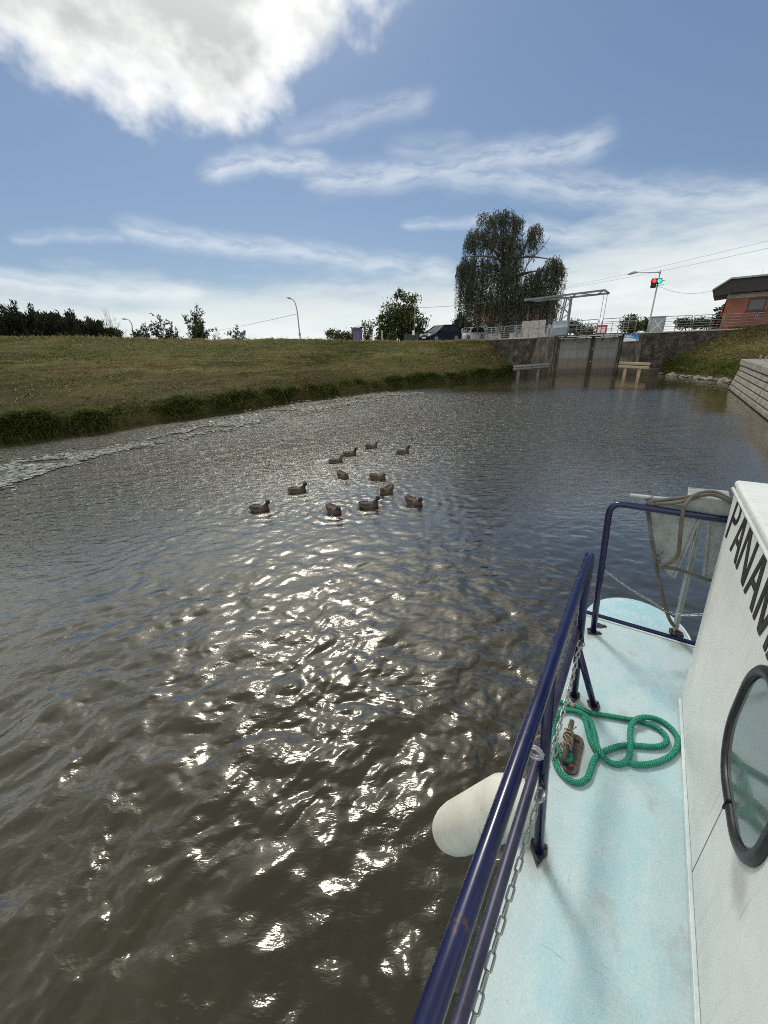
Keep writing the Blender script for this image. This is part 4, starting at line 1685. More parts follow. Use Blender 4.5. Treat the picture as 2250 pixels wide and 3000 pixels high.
obj('panel_joint', mb, M['seam'], cab)

# window: black rubber ring and pane
def rrect(y0, y1, z0, z1, r, n=10):
    P = []
    for cy, cz, a0 in ((y1 - r, z1 - r, 0), (y0 + r, z1 - r, pi / 2), (y0 + r, z0 + r, pi), (y1 - r, z0 + r, 3 * pi / 2)):
        for k in range(n):
            a = a0 + pi / 2 * k / (n - 1)
            P.append((cy + r * cos(a), cz + r * sin(a)))
    return P


wy0, wy1, wz0_, wz1_ = .862, 1.322, .412, .832
# ring with a rounded section
loop = rrect(wy0, wy1, wz0_, wz1_, .165, 14)
n = len(loop)
sec = [(-.008, -.004), (-.007, .008), (.002, .0145), (.016, .0155), (.026, .010), (.029, -.004)]   # inward, outward from cabin side
mb = MB()
V = []
cy_, cz_ = (wy0 + wy1) / 2, (wz0_ + wz1_) / 2
for i in range(n):
    p = np.array(loop[i])
    q = np.array(loop[(i + 1) % n]) - np.array(loop[i - 1])
    q = q / (np.linalg.norm(q) + 1e-9)
    inn = np.array([-q[1], q[0]])
    for a, b in sec:
        v = p + inn * a
        V.append((XS - b, v[0], v[1]))
k = len(sec)
F = [(i * k + j, ((i + 1) % n) * k + j, ((i + 1) % n) * k + (j + 1) % k, i * k + (j + 1) % k) for i in range(n) for j in range(k)]
mb.add(V, F)
win = obj('window', mb, M['rubber'], boat, smooth=True)
mb = MB()
gl_ = rrect(wy0 + .03, wy1 - .03, wz0_ + .03, wz1_ - .03, .14, 12)
mb.prism([(XS - .004, a, b) for a, b in gl_], (.003, 0, 0))


def _pane(t):
    p = t.coord('Object')
    n = t.noise(t.mapv(p, scale=(1, 2, 1)), 6, 4, .6)
    return {'Base Color': t.mix(n, (.085, .11, .11), (.15, .18, .175)), 'Roughness': t.smooth(n, .3, .7, .02, .10)}


obj('pane', mb, mat('cabin window glass', rough=.03, ior=1.9, fn=_pane), win)
mb = MB()
mb.box((XS - .0175, 1.085, .402), (XS - .006, 1.090, .445))
obj('seal_joint', mb, M['letter'], win)

# name along the cabin side
def stroke(mb, pts, wd, closed=False):
    pts = [np.array(p, float) for p in pts]
    for a, b in zip(pts[:-1], pts[1:]):
        d = b - a
        L = np.linalg.norm(d)
        d = d / L
        nn = np.array([-d[1], d[0]]) * wd / 2
        a2, b2 = a - d * 0, b + d * 0
        Q = [a2 - nn, b2 - nn, b2 + nn, a2 + nn]
        mb.prism([(XS - .0015, q[0], q[1]) for q in Q], (-.0016 - .0001 * random.random(), 0, 0))


ZB, ZT = .826, 1.023
H_ = ZT - ZB
mb = MB()
SW = .026


def para(y0b, y1b, y0t, y1t, zb=ZB, zt=ZT):
    mb.prism([(XS - .0015, y0b, zb), (XS - .0015, y1b, zb), (XS - .0015, y1t, zt), (XS - .0015, y0t, zt)], (-.0015 - .0004 * random.random(), 0, 0))


def letA(yl, yr):                            # yl > yr : the forward foot first
    ym = (yl + yr) / 2
    para(yl, yl - SW, ym + SW * .6, ym - SW * .4)
    para(yr + SW * 1.25, yr, ym + SW * .55, ym - SW * .7)
    zb = ZB + H_ * .28
    q = .28
    para(yl - SW - (yl - SW - ym) * q, yr + SW + (ym - yr - SW) * q, yl - SW - (yl - SW - ym) * (q + .12), yr + SW + (ym - yr - SW) * (q + .12), zb, zb + H_ * .12)


# P
para(2.198, 2.198 - SW, 2.198, 2.198 - SW)
cz = ZT - H_ * .27
arc = [(2.18, ZT - SW * .42)] + [(2.122 - .045 * sin(a), cz + (H_ * .27 - SW * .42) * cos(a)) for a in np.linspace(0, pi, 12)] + [(2.18, ZT - H_ * .54 + SW * .42)]
for (a, b) in zip(arc[:-1], arc[1:]):
    stroke(mb, [a, b], SW * .9)
letA(2.045, 1.885)
# N
para(1.868, 1.868 - SW, 1.868, 1.868 - SW)
para(1.722, 1.722 - SW, 1.722, 1.722 - SW)
para(1.735, 1.722 - SW, 1.868, 1.868 - SW * 1.35)
letA(1.668, 1.512)
# M
para(1.492, 1.492 - SW, 1.492, 1.492 - SW)
para(1.322, 1.322 - SW, 1.322, 1.322 - SW)
ym = (1.492 + 1.301) / 2
para(ym + SW * .7, ym - SW * .5, 1.492, 1.492 - SW * 1.2)
para(ym + SW * .5, ym - SW * .7, 1.301 + SW * 1.2, 1.301)
letA(1.282, 1.122)
obj('name_lettering', mb, M['letter'], cab)


# railings
def foot(parent, c, a, ln=.085, wd=.055):
    mb = MB()
    ca, sa = cos(a), sin(a)
    tr = lambda x, y, z: (c[0] + x * ca - y * sa, c[1] + x * sa + y * ca, c[2] + z)
    P = [tr(-wd / 2, ln * .38, .002), tr(-wd / 2, -.002, .002), tr(0, -ln * .62, .002), tr(wd / 2, -.002, .002), tr(wd / 2, ln * .38, .002)]
    mb.prism(P, (0, 0, .006))
    f = obj('foot_plate', mb, M['foot'], parent, bevel=.0015)
    mb = MB()
    for x, y in ((-wd * .32, ln * .24), (wd * .32, ln * .24), (0, -ln * .40)):
        mb.lathe(tr(x, y, .008), (0, 0, 1), [(0, .007), (.005, .007), (.007, .003)], 6)
    obj('bolt', mb, M['foot'], f)
    return f


RT = .0185
mb = MB()
P = [(-.090, BY0, .812), (-.090, 1.0, .812), (-.090, 1.66, .811)] + [(-.090 + .001 * k, 1.69 + .03 * sin(a), .781 + .03 * cos(a)) for k, a in enumerate(np.linspace(.25, pi / 2, 6))] + [(-.080, 1.72, .60), (-.036, 1.719, .004)]
mb.tube(P, RT, 14)
rail = obj('side_rail', mb, M['navy'], boat, smooth=True)
mb = MB()
mb.tube([(-.090, .925, .80), (-.024, .925, .004)], .0165, 12)
obj('post', mb, M['navy'], rail, smooth=True)
mb = MB()
mb.tube([(-.090, -.70, .80), (-.024, -.70, .004)], .0165, 12)
obj('post', mb, M['navy'], rail, smooth=True)
mb = MB()
mb.tube([(-.058, 1.718, .30), (.060, 1.705, .004)], .0155, 12)
obj('brace', mb, M['navy'], rail, smooth=True)
mb = MB()
mb.tube([(-.081, BY0, .415), (-.081, .9, .412), (-.079, 1.71, .405)], .0155, 12)
obj('mid_rail', mb, M['navy_worn'], rail, smooth=True)
for c, a in (((-.024, .925, 0), .12), ((-.036, 1.719, 0), .1), ((.060, 1.705, 0), .35), ((-.024, -.70, 0), .1)):
    foot(rail, c, a)
for y, x, z in ((1.703, -.062, .375), (.905, -.061, .375)):
    mb = MB()
    mb.tube([(x + .006, y, z + .014), (x + .018, y - .012, z + .008), (x + .018, y - .016, z - .004), (x + .004, y - .004, z - .01)], .0035, 6)
    obj('chain_eye', mb, M['foot'], rail, smooth=True)

YB = 2.313
tpl, tpr = bpl(1800, 1484, 1, YB), bpl(2140, 1522, 1, YB)
zb_ = (tpl[2] + tpr[2]) / 2 + .005
mb = MB()
xa, xb = -.072, BX1 - .05
P = [(-.018, YB, .003), (-.045, YB, .40), (xa + .004, YB, zb_ - .07)] + [(xa + .004 + .055 * (1 - cos(a)), YB, zb_ - .055 + .055 * sin(a)) for a in np.linspace(.1, pi / 2, 7)] + \
    [(1.0, YB, zb_ + .012), (xb - .06, YB, zb_)] + [(xb - .06 + .055 * sin(a), YB, zb_ - .055 + .055 * cos(a)) for a in np.linspace(.2, pi / 2, 6)] + [(xb - .03, YB, .003)]
mb.tube(P, .0175, 14)
bow = obj('bow_rail', mb, M['navy'], boat, smooth=True)
f = foot(bow, (-.018, YB, 0), pi / 2 + .2)
f = foot(bow, (.006, YB + .09, 0), pi / 2 + .25, .075, .045)
mb = MB()
rc = bpl(1765, 1662, 1, YB)
P = [(rc[0] + .013 * cos(a), rc[1], rc[2] + .013 * sin(a)) for a in np.linspace(0, 2 * pi, 16)]
mb.tube(P, .0028, 6, caps=False)
obj('ring', mb, M['letter'], bow, smooth=True)

# cleat
o1, o2, o3, o4 = [dk(1550 + x * .3014, 1900 + y * .3014) for x, y in ((452, 850), (488, 862), (412, 1238), (352, 1215))]
cc = (o1 + o2 + o3 + o4) / 4
ud = (o1 + o2) / 2 - (o3 + o4) / 2
LC_ = np.linalg.norm(ud)
ud /= LC_
ux = np.array([ud[1], -ud[0], 0])
cf = lambda a, b, z: cc + ux * a + ud * b + np.array([0, 0, z])
mb = MB()
pl = [(.030 * cos(a), LC_ / 2 - .03 + .03 * sin(a)) for a in np.linspace(0, pi, 9)] + [(-.030 + .012 * 0 + .03 * 0 + (-.0) + .030 * cos(a) + .030, -LC_ / 2 + .03 + .03 * sin(a)) for a in np.linspace(pi, 2 * pi, 9)]
mb.prism([cf(a, b, .0015) for a, b in pl], (0, 0, .010))
cle = obj('cleat', mb, M['cleat'], boat, bevel=.002)
for b in (LC_ / 2 - .032, -LC_ / 2 + .032):
    mb = MB()
    mb.lathe(cf(0, b, .011), (0, 0, 1), [(0, .015), (.002, .015), (.0021, .011), (.012, .011), (.013, .006)], 6)
    obj('bolt', mb, M['rust'], cle)
h0 = dk(1550 + 418 * .3014, 1900 + 705 * .3014, .055)
h1 = dk(1550 + 335 * .3014, 1900 + 1085 * .3014, .055)
mb = MB()
mb.tube([h0, h1], .0105, 12)
obj('horn', mb, M['cleat'], cle, smooth=True)
hm = (h0 + h1) / 2
hd = (h1 - h0) / np.linalg.norm(h1 - h0)
for q in (-.02, .02):
    mb = MB()
    p = hm + hd * q
    mb.tube([(p[0], p[1], .01), (p[0], p[1], .055)], .009, 10)
    obj('stem', mb, M['cleat'], cle, smooth=True)

# tan cord lashed round the cleat
mb = MB()
rr_ = np.random.default_rng(3)
hx = np.cross(hd, [0, 0, 1])
P = []
for i in range(150):
    q = i / 149
    a = q * 2 * pi * 10.5
    along = -.048 + .085 * q + .012 * sin(q * 31)
    rad = .016 + .006 * sin(q * 23 + 1) + rr_.normal(0, .0008)
    P.append(hm + hd * along * 1.0 + hx * rad * cos(a) + np.array([0, 0, rad * sin(a)]))
mb.tube(P, .0030, 6, uv=True)
P = []
for i in range(90):
    q = i / 89
    a = q * 2 * pi * 4
    P.append(hm + hd * (.055 * sin(a * .5) - .01) + hx * (.021 * cos(a)) + np.array([0, 0, .012 + .013 * sin(a * 1.5)]))
mb.tube(P, .0030, 6, uv=True)
P = crom([hm - hd * .045 + [0, 0, .02], hm - hd * .055 + hx * .012 + [0, 0, .028], hm - hd * .062 + hx * .004 + [0, 0, .026]], 6)
mb.tube(P, .0032, 6, uv=True)
k0 = dk(1550 + 262 * .3014, 1900 + 915 * .3014, .045)
for dz_, yy in ((0, 0), (-.012, .028)):
    mb.tube(crom([hm + hx * .0 + [0, 0, .01], (hm + k0) / 2 + hd * (.01 + yy), k0 + hd * (.005 + yy) * 2, (-.072, hm[1] - yy, .38)], 6)[:13], .0028, 6, uv=True)
aboard('cord', mb, M['rope_tan'], 'thin tan cord lashed in many turns round the rusty cleat', 'cord')


# green rope
def zp(x, y, z):
    return dk(1550 + x * .3014, 1900 + y * .3014, z)


rg = .0118
z1_, z3 = rg + .001, rg * 3.0
path = [(215, 560, z1_), (265, 522, z1_), (330, 525, z1_), (410, 548, z1_), (500, 585, z1_), (620, 630, z1_), (780, 655, z1_), (950, 685, z1_), (1050, 700, z1_), (1220, 758, z1_), (1305, 820, z1_), (1338, 890, z1_), (1305, 938, z1_), (1220, 955, z1_), (1100, 948, z1_), (985, 940, z1_), (880, 948, z1_), (770, 985, z1_), (690, 1020, z1_), (630, 1085, z1_), (598, 1180, z1_), (565, 1258, z1_), (485, 1305, z1_), (385, 1275, z1_), (290, 1180, z1_), (243, 1060, z1_), (230, 940, z1_), (232, 820, z1_), (250, 690, z1_), (308, 612, z1_), (400, 600, z1_), (500, 625, z1_ + .006), (585, 690, z1_ + .006), (630, 800, z1_ + .004), (645, 900, z1_ + .004), (685, 1000, z3), (745, 1075, z1_ + .006), (830, 1122, z1_), (920, 1112, z1_), (970, 1055, z1_ + .006), (985, 945, z3), (980, 820, z1_ + .006), (1003, 728, z1_ + .012), (1060, 680, z3), (1160, 668, z1_ + .008), (1280, 702, z1_), (1380, 775, z1_), (1440, 865, z1_), (1438, 950, z1_), (1380, 1040, z1_), (1260, 1100, z1_), (1120, 1128, z1_), (1010, 1122, z1_), (945, 1100, .002)]
mb = MB()
P = crom([zp(x, y, z) for x, y, z in path], 7)
mb.tube(P, rg, 12, uv=True)
P = crom([zp(x, y, z) for x, y, z in ((500, 612, z1_ * .8), (545, 700, z1_), (570, 800, z1_), (600, 900, z1_), (650, 990, z1_), (700, 1045, z1_ * .6))], 7)
mb.tube(P, rg * .98, 12, uv=True)
P = crom([zp(x, y, z) for x, y, z in ((275, 935, z1_), (290, 1000, z1_ + .01), (330, 1070, z1_ + .014), (395, 1085, z1_ + .008), (400, 1030, z1_ + .006))], 6)
mb.tube(P, rg, 12, uv=True)
aboard('green_rope', mb, M['rope_green'], 'green braided mooring rope lying in loose loops on the deck', 'rope')
mb = MB()
p, q = zp(405, 546, z1_), zp(440, 560, z1_)
mb.tube([p, q], rg * 1.12, 12, uv=True)
aboard('whipping', mb, mat('pinkish tape', (.35, .22, .17), .8), 'small pinkish tape band round the green rope near the rail foot', 'tape')


# chains
def link_mesh(L, W, r):
    mb = MB()
    P = []
    h = L / 2 - W / 2
    for i in range(20):
        a = 2 * pi * i / 20
        P.append((cos(a) * (W / 2 - r), sin(a) * (W / 2 - r) + (h if sin(a) >= 0 else -h), 0))
    k, V, n = 6, [], len(P)
    P = np.array(P)
    for i in range(n):
        tn = P[(i + 1) % n] - P[i - 1]
        tn /= np.linalg.norm(tn)
        nx = np.array([-tn[1], tn[0], 0])
        for j in range(k):
            b = 2 * pi * j / k
            V.append(P[i] + r * (cos(b) * nx + sin(b) * np.array([0, 0, 1])))
    mb.add(V, [(i * k + j, i * k + (j + 1) % k, ((i + 1) % n) * k + (j + 1) % k, ((i + 1) % n) * k + j) for i in range(n) for j in range(k)])
    return mb


LINK = None


def chain(label, pts, L, W, r, quick=False):
    Q = crom(pts, 40)
    d = np.r_[0, np.cumsum(np.linalg.norm(np.diff(Q, axis=0), axis=1))]
    pitch = L - 2 * r * 1.15
    n = int(d[-1] / pitch)
    S = (np.arange(n) + .5) * pitch
    c = np.array([np.interp(S, d, Q[:, k]) for k in range(3)]).T
    c2 = np.array([np.interp(S + pitch * .5, d, Q[:, k]) for k in range(3)]).T
    root = aboard_empty('chain', label, 'chain', c[0], 'zinc chains on the boat rails')
    first = None
    for i in range(n):
        big = quick and i == 0
        y = c2[i] - c[i]
        y /= np.linalg.norm(y)
        up = np.array([1., 0, .3]) if i % 2 else np.array([.3, 0, -1.])
        x = np.cross(y, up)
        x /= np.linalg.norm(x)
        z = np.cross(x, y)
        mt = Matrix(((x[0], y[0], z[0], c[i][0] - c[0][0]), (x[1], y[1], z[1], c[i][1] - c[0][1]), (x[2], y[2], z[2], c[i][2] - c[0][2]), (0, 0, 0, 1)))
        if big:
            lo = obj('quick_link', link_mesh(L * 1.35, W * 1.45, r * 1.15), M['chain'], root, smooth=True)
            mb = MB()
            mb.tube([(W * .62, -L * .18, 0), (W * .62, L * .18, 0)], r * 1.9, 6)
            obj('screw_sleeve', mb, M['chain'], lo)
        elif first is None:
            lo = first = obj('link', link_mesh(L, W, r), M['chain'], root, smooth=True)
        else:
            lo = first.copy()
            col.objects.link(lo)
            lo.parent = root
        lo.matrix_basis = mt
    return root


chain('zinc chain hanging along the rail between the front post and the near post', [(-.052, 1.69, .365), (-.050, 1.5, .335), (-.050, 1.25, .315), (-.052, 1.05, .32), (-.055, .955, .33)], .042, .021, .0035, True)
chain('zinc chain hanging along the faded rail from the near post towards the camera', [(-.050, .885, .365), (-.054, .70, .37), (-.058, .45, .378), (-.060, .1, .39), (-.060, -.4, .40)], .044, .020, .0032, True)
ca = bpl(1768, 1665, 1, YB)
cb, cm, ce = bpl(1900, 1757, 1, YB + .02), bpl(1985, 1800, 1, YB + .02), bpl(2110, 1790, 1, YB + .02)
chain('thin zinc chain sagging from the ring of the bow rail post across the bow', [ca + [.008, 0, -.012], (ca + cb) / 2 + [0, 0, -.012], cb, cm, ce + [.03, 0, .0], ce + [.3, 0, .12]], .046, .021, .0025)

# fender over the side
def ptz(x, y, depth):
    d = ray(x, y)
    return BL @ (C0 + d * depth - BO_)


fa, fb = ptz(1535, 2335, 1.45), ptz(1300, 2442, 1.98)
ax = fb - fa
LF = np.linalg.norm(ax)
rf = .108
mb = MB()
prof3 = [(-.02, .03), (0, .05), (.012, .065), (.04, .083), (.08, .096), (.13, rf), (LF - .20, rf), (LF - .13, .102), (LF - .075, .090), (LF - .035, .073), (LF - .005, .052), (LF + .012, .032), (LF + .03, .026), (LF + .034, .012)]
mb.lathe(fa, ax, prof3, 36)
fen = aboard('fender', mb, M['fender'], 'scuffed white cylinder fender hanging over the side below the navy rail', 'fender')
mb = MB()
p = fa - ax / LF * .02
mb.tube(crom([(-.081, p[1] + .02, .43), (-.105, p[1] + .02, .40), (-.13, p[1] + .01, (.40 + p[2]) / 2 + .05), p + np.array([.0, 0, .02]), p], 6), .005, 6, uv=True)
aboard('fender_line', mb, M['rope_tan'], 'short line tying the white fender to the faded mid rail', 'line')
mb = MB()
q = bpl(1566, 2212, 0, -.081)
P = [(-.081 + .021 * cos(a), q[1] + .004 * k / 6, q[2] + .021 * sin(a)) for k, a in enumerate(np.linspace(0, 4 * pi, 26))]
mb.tube(P, .004, 6)
aboard('rail_lashing', mb, M['galv'], 'grey wire lashing round the faded mid rail by the near post', 'lashing')

# anchor on the bow rail
YA = 2.385
an = lambda x, y, dy=0.0: bpl(1820 + x * .2592, 1400 + y * .2592, 1, YA + dy)
aroot = aboard_empty('anchor', 'galvanised plate anchor with two flukes hung on the navy bow rail', 'anchor', an(900, 460))
ac = np.array(an(900, 460))


def apart(name, mb, parent=aroot, m='galv_anchor', bevel=.002, smooth=False):
    V = np.array(mb.v) - ac
    mb.v = [tuple(v) for v in V]
    return obj(name, mb, M[m], parent, smooth, bevel)


mb = MB()
L_ = [an(318, 400), an(360, 270), an(880, 330), an(860, 470), an(640, 1030), an(580, 1135), an(500, 1060), an(400, 800)]
mb.prism(L_, (0, .008, 0))
fl_ = apart('fluke', mb)
mb = MB()
mb.beam(an(872, 470), an(600, 1120), .012, .03, (0, 1, 0))
o_ = apart('fluke_rib', mb, fl_)
mb = MB()
sx = an(1080, 470)[0]
R_ = [an(985, 440), an(1240, 420), an(1290, 600), an(1200, 900), an(1110, 1150), an(1030, 1230), an(925, 1125), an(960, 800)]
mb.prism(R_, (0, .008, 0))
fr_ = apart('fluke', mb)
mb = MB()
mb.beam(an(988, 470), an(932, 1120), .012, .03, (0, 1, 0))
apart('fluke_rib', mb, fr_)
mb = MB()
mb.prism([an(752, 212, -.05), an(1330, 285, -.05), an(1320, 430, -.05), an(738, 372, -.05)], (0, .007, 0))
apart('crown_plate', mb)
mb = MB()
mb.prism([an(756, 110, .10), an(1214, 150, .10), an(1212, 300, .10), an(750, 260, .10)], (0, .007, 0))
apart('crown_plate', mb)
mb = MB()
mb.prism([an(752, 215, -.045), an(1240, 262, -.045), an(1214, 150, .10), an(756, 118, .10)], (0, 0, -.006))
apart('crown_top', mb)
mb = MB()
mb.tube([an(98, 200), an(500, 243), an(900, 280), an(1500, 335)], .0125, 12)
apart('stock', mb, smooth=True)
s0_ = an(905, 440)
s1_ = np.array(dk(1820 + 610 * .2592, 1400 + 1712 * .2592, .05))
mb = MB()
mb.beam(s0_, s1_, .030, .010, (0, -1, .2))
mb.beam(s0_ + [-.006, -.012, 0], s1_ + [-.006, -.012, 0], .008, .026, (0, -1, .2))
apart('shank', mb)
mb = MB()
P = [s1_ + np.array([.022 * cos(a), 0.0, .022 * sin(a) - .02]) for a in np.linspace(0, 2 * pi, 14)]
mb.tube(P, .006, 8, caps=False)
apart('shackle', mb, m='rust', smooth=True, bevel=0)
mb = MB()
for i in range(5):
    a = i * 1.3
    q = s1_ + np.array([.02 * cos(a) + .01, .02 * sin(a), -.03 + .006 * i])
    mb.tube([q + np.array([.016 * cos(b), .014 * sin(b), .004 * sin(3 * b)]) for b in np.linspace(0, 2 * pi, 12)], .006, 6, caps=False)
apart('rusty_chain_end', mb, m='rust', smooth=True, bevel=0)

rp_ = .0092
ar = lambda x, y, dy=0.0: bpl(1820 + x * .2592, 1400 + y * .2592, 1, YA + dy)
mb = MB()
for path in ([(295, 300, -.06), (330, 278, -.05), (480, 250, -.05), (680, 225, -.05), (800, 208, -.05), (880, 175, -.04), (990, 158, -.04), (1090, 170, -.04), (1190, 220, -.05), (1290, 280, -.05), (1420, 330, -.05)],
             [(295, 305, -.05), (350, 300, -.06), (480, 290, -.07), (600, 282, -.07), (700, 262, -.07), (800, 235, -.06), (880, 205, -.06), (990, 188, -.06), (1080, 200, -.06), (1190, 245, -.07), (1300, 300, -.07)],
             [(870, 185, -.06), (790, 225, -.07), (740, 285, -.10), (705, 350, -.10), (688, 450, -.10), (672, 600, -.10), (660, 740, -.09), (645, 850, -.09), (610, 920, -.09), (540, 965, -.09), (470, 985, -.09), (442, 1000, -.09), (480, 1012, -.09), (620, 1030, -.09), (780, 1080, -.09), (900, 1125, -.09), (1030, 1165, -.09), (1250, 1200, -.08)],
             [(295, 290, -.03), (298, 370, -.01), (318, 500, -.02), (335, 650, -.03), (365, 820, -.04), (392, 980, -.05), (420, 1120, -.05), (455, 1280, -.05), (490, 1430, -.05), (530, 1560, -.05), (570, 1640, -.05), (605, 1680, -.05)]):
    mb.tube(crom([ar(*p) for p in path], 6), rp_, 10, uv=True)
for x, y in ((392, 1000), (388, 1060), (300, 295)):
    q = ar(x, y, -.05)
    mb.tube([q + np.array([.013 * cos(a), .013 * sin(a), .005 * k]) for k, a in enumerate(np.linspace(0, 4 * pi, 20))], .0035, 6)
aboard('anchor_rope', mb, M['rope_grey'], 'weathered grey anchor rope looped over the bow rail and the anchor', 'rope')


# ------------------------------------------------------------------ grass and bank plants
def blades(base, hgt, lean, width, segs=2, seed=0, dir_=None, droop=.4):
    """curved grass blades as quads: (n*segs, 4, 3), shade per quad"""
    g = np.random.default_rng(seed)
    n = len(base)
    a = g.random(n) * 2 * pi
    if dir_ is not None:
        a = np.where(g.random(n) < .75, dir_ + g.normal(0, .7, n), a)
    d = np.stack([np.cos(a), np.sin(a), np.zeros(n)], -1)
    b2 = g.random(n) * 2 * pi
    sd = np.stack([np.cos(b2), np.sin(b2), np.zeros(n)], -1)
    out, sh = [], []
    s0 = g.random(n)
    prev = base
    for k in range(segs):
        q = (k + 1) / segs
        nx = base + d * (lean * hgt * q ** 1.6)[:, None]
        nx[:, 2] += hgt * (q - droop * q * q)
        w0, w1 = width * (1 - k / segs * .8), width * (1 - (k + 1) / segs * .9)
        out.append(np.stack([prev - sd * w0[:, None], prev + sd * w0[:, None], nx + sd * w1[:, None], nx - sd * w1[:, None]], 1))
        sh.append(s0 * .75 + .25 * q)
        prev = nx
    return np.concatenate(out), np.concatenate(sh)


def on_bank(Wl, Cr, i, tq, rough=.15, seed=0):
    xy = Wl[i] * (1 - tq)[:, None] + Cr[i, :2] * tq[:, None]
    z = np.where(tq < .03, tq * 4.0, .125 + .875 * (1 - (1 - np.clip((tq - .03) / .97, 0, 1)) ** 1.18)) * Cr[i, 2]
    z = z + rough * ((fbm(xy[:, 0] * 1.1, xy[:, 1] * 1.1, 3) - .47) * 1.6 + (fbm(xy[:, 0] * 5, xy[:, 1] * 5, 9, 3) - .45) * .9) * (tq > .03)
    return np.c_[xy, z]


def pick(Wl, lo, hi, n, g):
    idx = np.where((Wl[:, 1] > lo[1]) & (Wl[:, 1] < hi[1]) & (Wl[:, 0] > lo[0]) & (Wl[:, 0] < hi[0]))[0]
    return g.choice(idx, n)


g = np.random.default_rng(77)
NB = 90000
i = pick(LW, (-40, -5), (15, 41), NB, g)
tq = g.uniform(.035, 1.04, NB)
P = on_bank(LW, LC, i, np.clip(tq, 0, 1)) + np.c_[g.normal(0, .12, (NB, 2)), np.full(NB, -.015)]
cl = fbm(P[:, 0] * 1.6, P[:, 1] * 1.6, 51, 3)
keep = g.random(NB) < np.clip((cl - .30) * 3.2, .08, 1)
P = P[keep]
h = g.uniform(.05, .15, len(P))
Q, S = blades(P, h, np.full(len(P), 1.3), g.uniform(.012, .03, len(P)), 2, 5, None, .55)
o = quads('mown_grass', Q, M['blade_dry'], attrs={'shade': S})
o['kind'] = 'stuff'
NB = 26000
i = pick(RW, (15, 14), (30, 34), NB, g)
tq = g.uniform(.05, 1.02, NB)
P = on_bank(RW, RC, i, np.clip(tq, 0, 1)) + np.c_[g.normal(0, .12, (NB, 2)), np.full(NB, -.015)]
h = g.uniform(.06, .2, len(P))
Q, S = blades(P, h, np.full(len(P), 1.2), g.uniform(.012, .03, len(P)), 2, 6, None, .5)
o = quads('mown_grass', Q, M['blade_dry'], attrs={'shade': S})
o['kind'] = 'stuff'

NB = 5000
i = pick(LW, (-40, -5), (13, 40), NB, g)
tq = g.uniform(.97, 1.0, NB)
P = on_bank(LW, LC, i, tq) + np.c_[g.normal(0, .5, (NB, 2)), np.full(NB, -.04)]
h = g.uniform(.08, .22, NB) * np.where(g.random(NB) < .06, 2.2, 1)
Q, S = blades(P, h, np.full(NB, .6), g.uniform(.010, .022, NB), 2, 15, None, .3)
o = quads('crest_grass', Q, M['blade_dry'], attrs={'shade': S})
o['kind'] = 'stuff'

# lush overhanging strip along the water
NB = 56000
i = pick(LW, (-40, -5), (13, 38.5), NB, g)
s_ = LS[i]
tq = np.abs(g.normal(.045, .035, NB))
P = on_bank(LW, LC, i, tq) + np.c_[g.normal(0, .12, (NB, 2)), np.full(NB, -.02)]
lush = .55 * fbm(s_ * .42, s_ * 0 + 3.3, 61, 3) + .6 * fbm(P[:, 0] * 1.5, P[:, 1] * 1.5, 65, 3)
hm_ = np.clip((lush - .33) * 3.0, .30, 1.0)
keep = g.random(NB) < np.clip((lush - .36) * 5, .40, 1)
P, hm_, keepi = P[keep], hm_[keep], i[keep]
h = hm_ * g.uniform(.45, 1.05, len(P))
to_w = np.arctan2(LW[keepi, 1] - LC[keepi, 1], LW[keepi, 0] - LC[keepi, 0])
Q, S = blades(P, h, g.uniform(.5, 1.1, len(P)), g.uniform(.012, .028, len(P)), 3, 8, to_w, .55)
o = quads('bank_plants', Q, M['blade_lush'], attrs={'shade': S * .9})
o['kind'] = 'stuff'
NB = 14000
i = pick(RW, (15, 18), (30, 33), NB, g)
tq = np.abs(g.normal(.10, .07, NB)) + .02
P = on_bank(RW, RC, i, tq) + np.c_[g.normal(0, .12, (NB, 2)), np.full(NB, -.02)]
hm_ = np.clip((fbm(P[:, 0] * .7, P[:, 1] * .7, 63, 4) - .2) * 1.8, .2, 1)
h = hm_ * g.uniform(.3, .7, NB)
Q, S = blades(P, h, g.uniform(.4, 1.0, NB), g.uniform(.012, .028, NB), 3, 9, np.full(NB, pi), .5)
o = quads('bank_plants', Q, M['blade_lush'], attrs={'shade': S})
o['kind'] = 'stuff'


# ------------------------------------------------------------------ trees and shrubs
def leafquads(P, D, L, Wd, g, shade):
    """leaf-sized quads at P along direction D"""
    n = len(P)
    D = D / (np.linalg.norm(D, axis=1)[:, None] + 1e-9)
    r = g.normal(size=(n, 3))
    X = np.cross(D, r)
    X /= np.linalg.norm(X, axis=1)[:, None] + 1e-9
    a = P - X * (Wd / 2)[:, None] + D * (L * .35)[:, None]
    b = P + D * L[:, None]
    c = P + X * (Wd / 2)[:, None] + D * (L * .45)[:, None]
    return np.stack([P, a, b, c], 1)


def ground_z(D):
    return 2.84


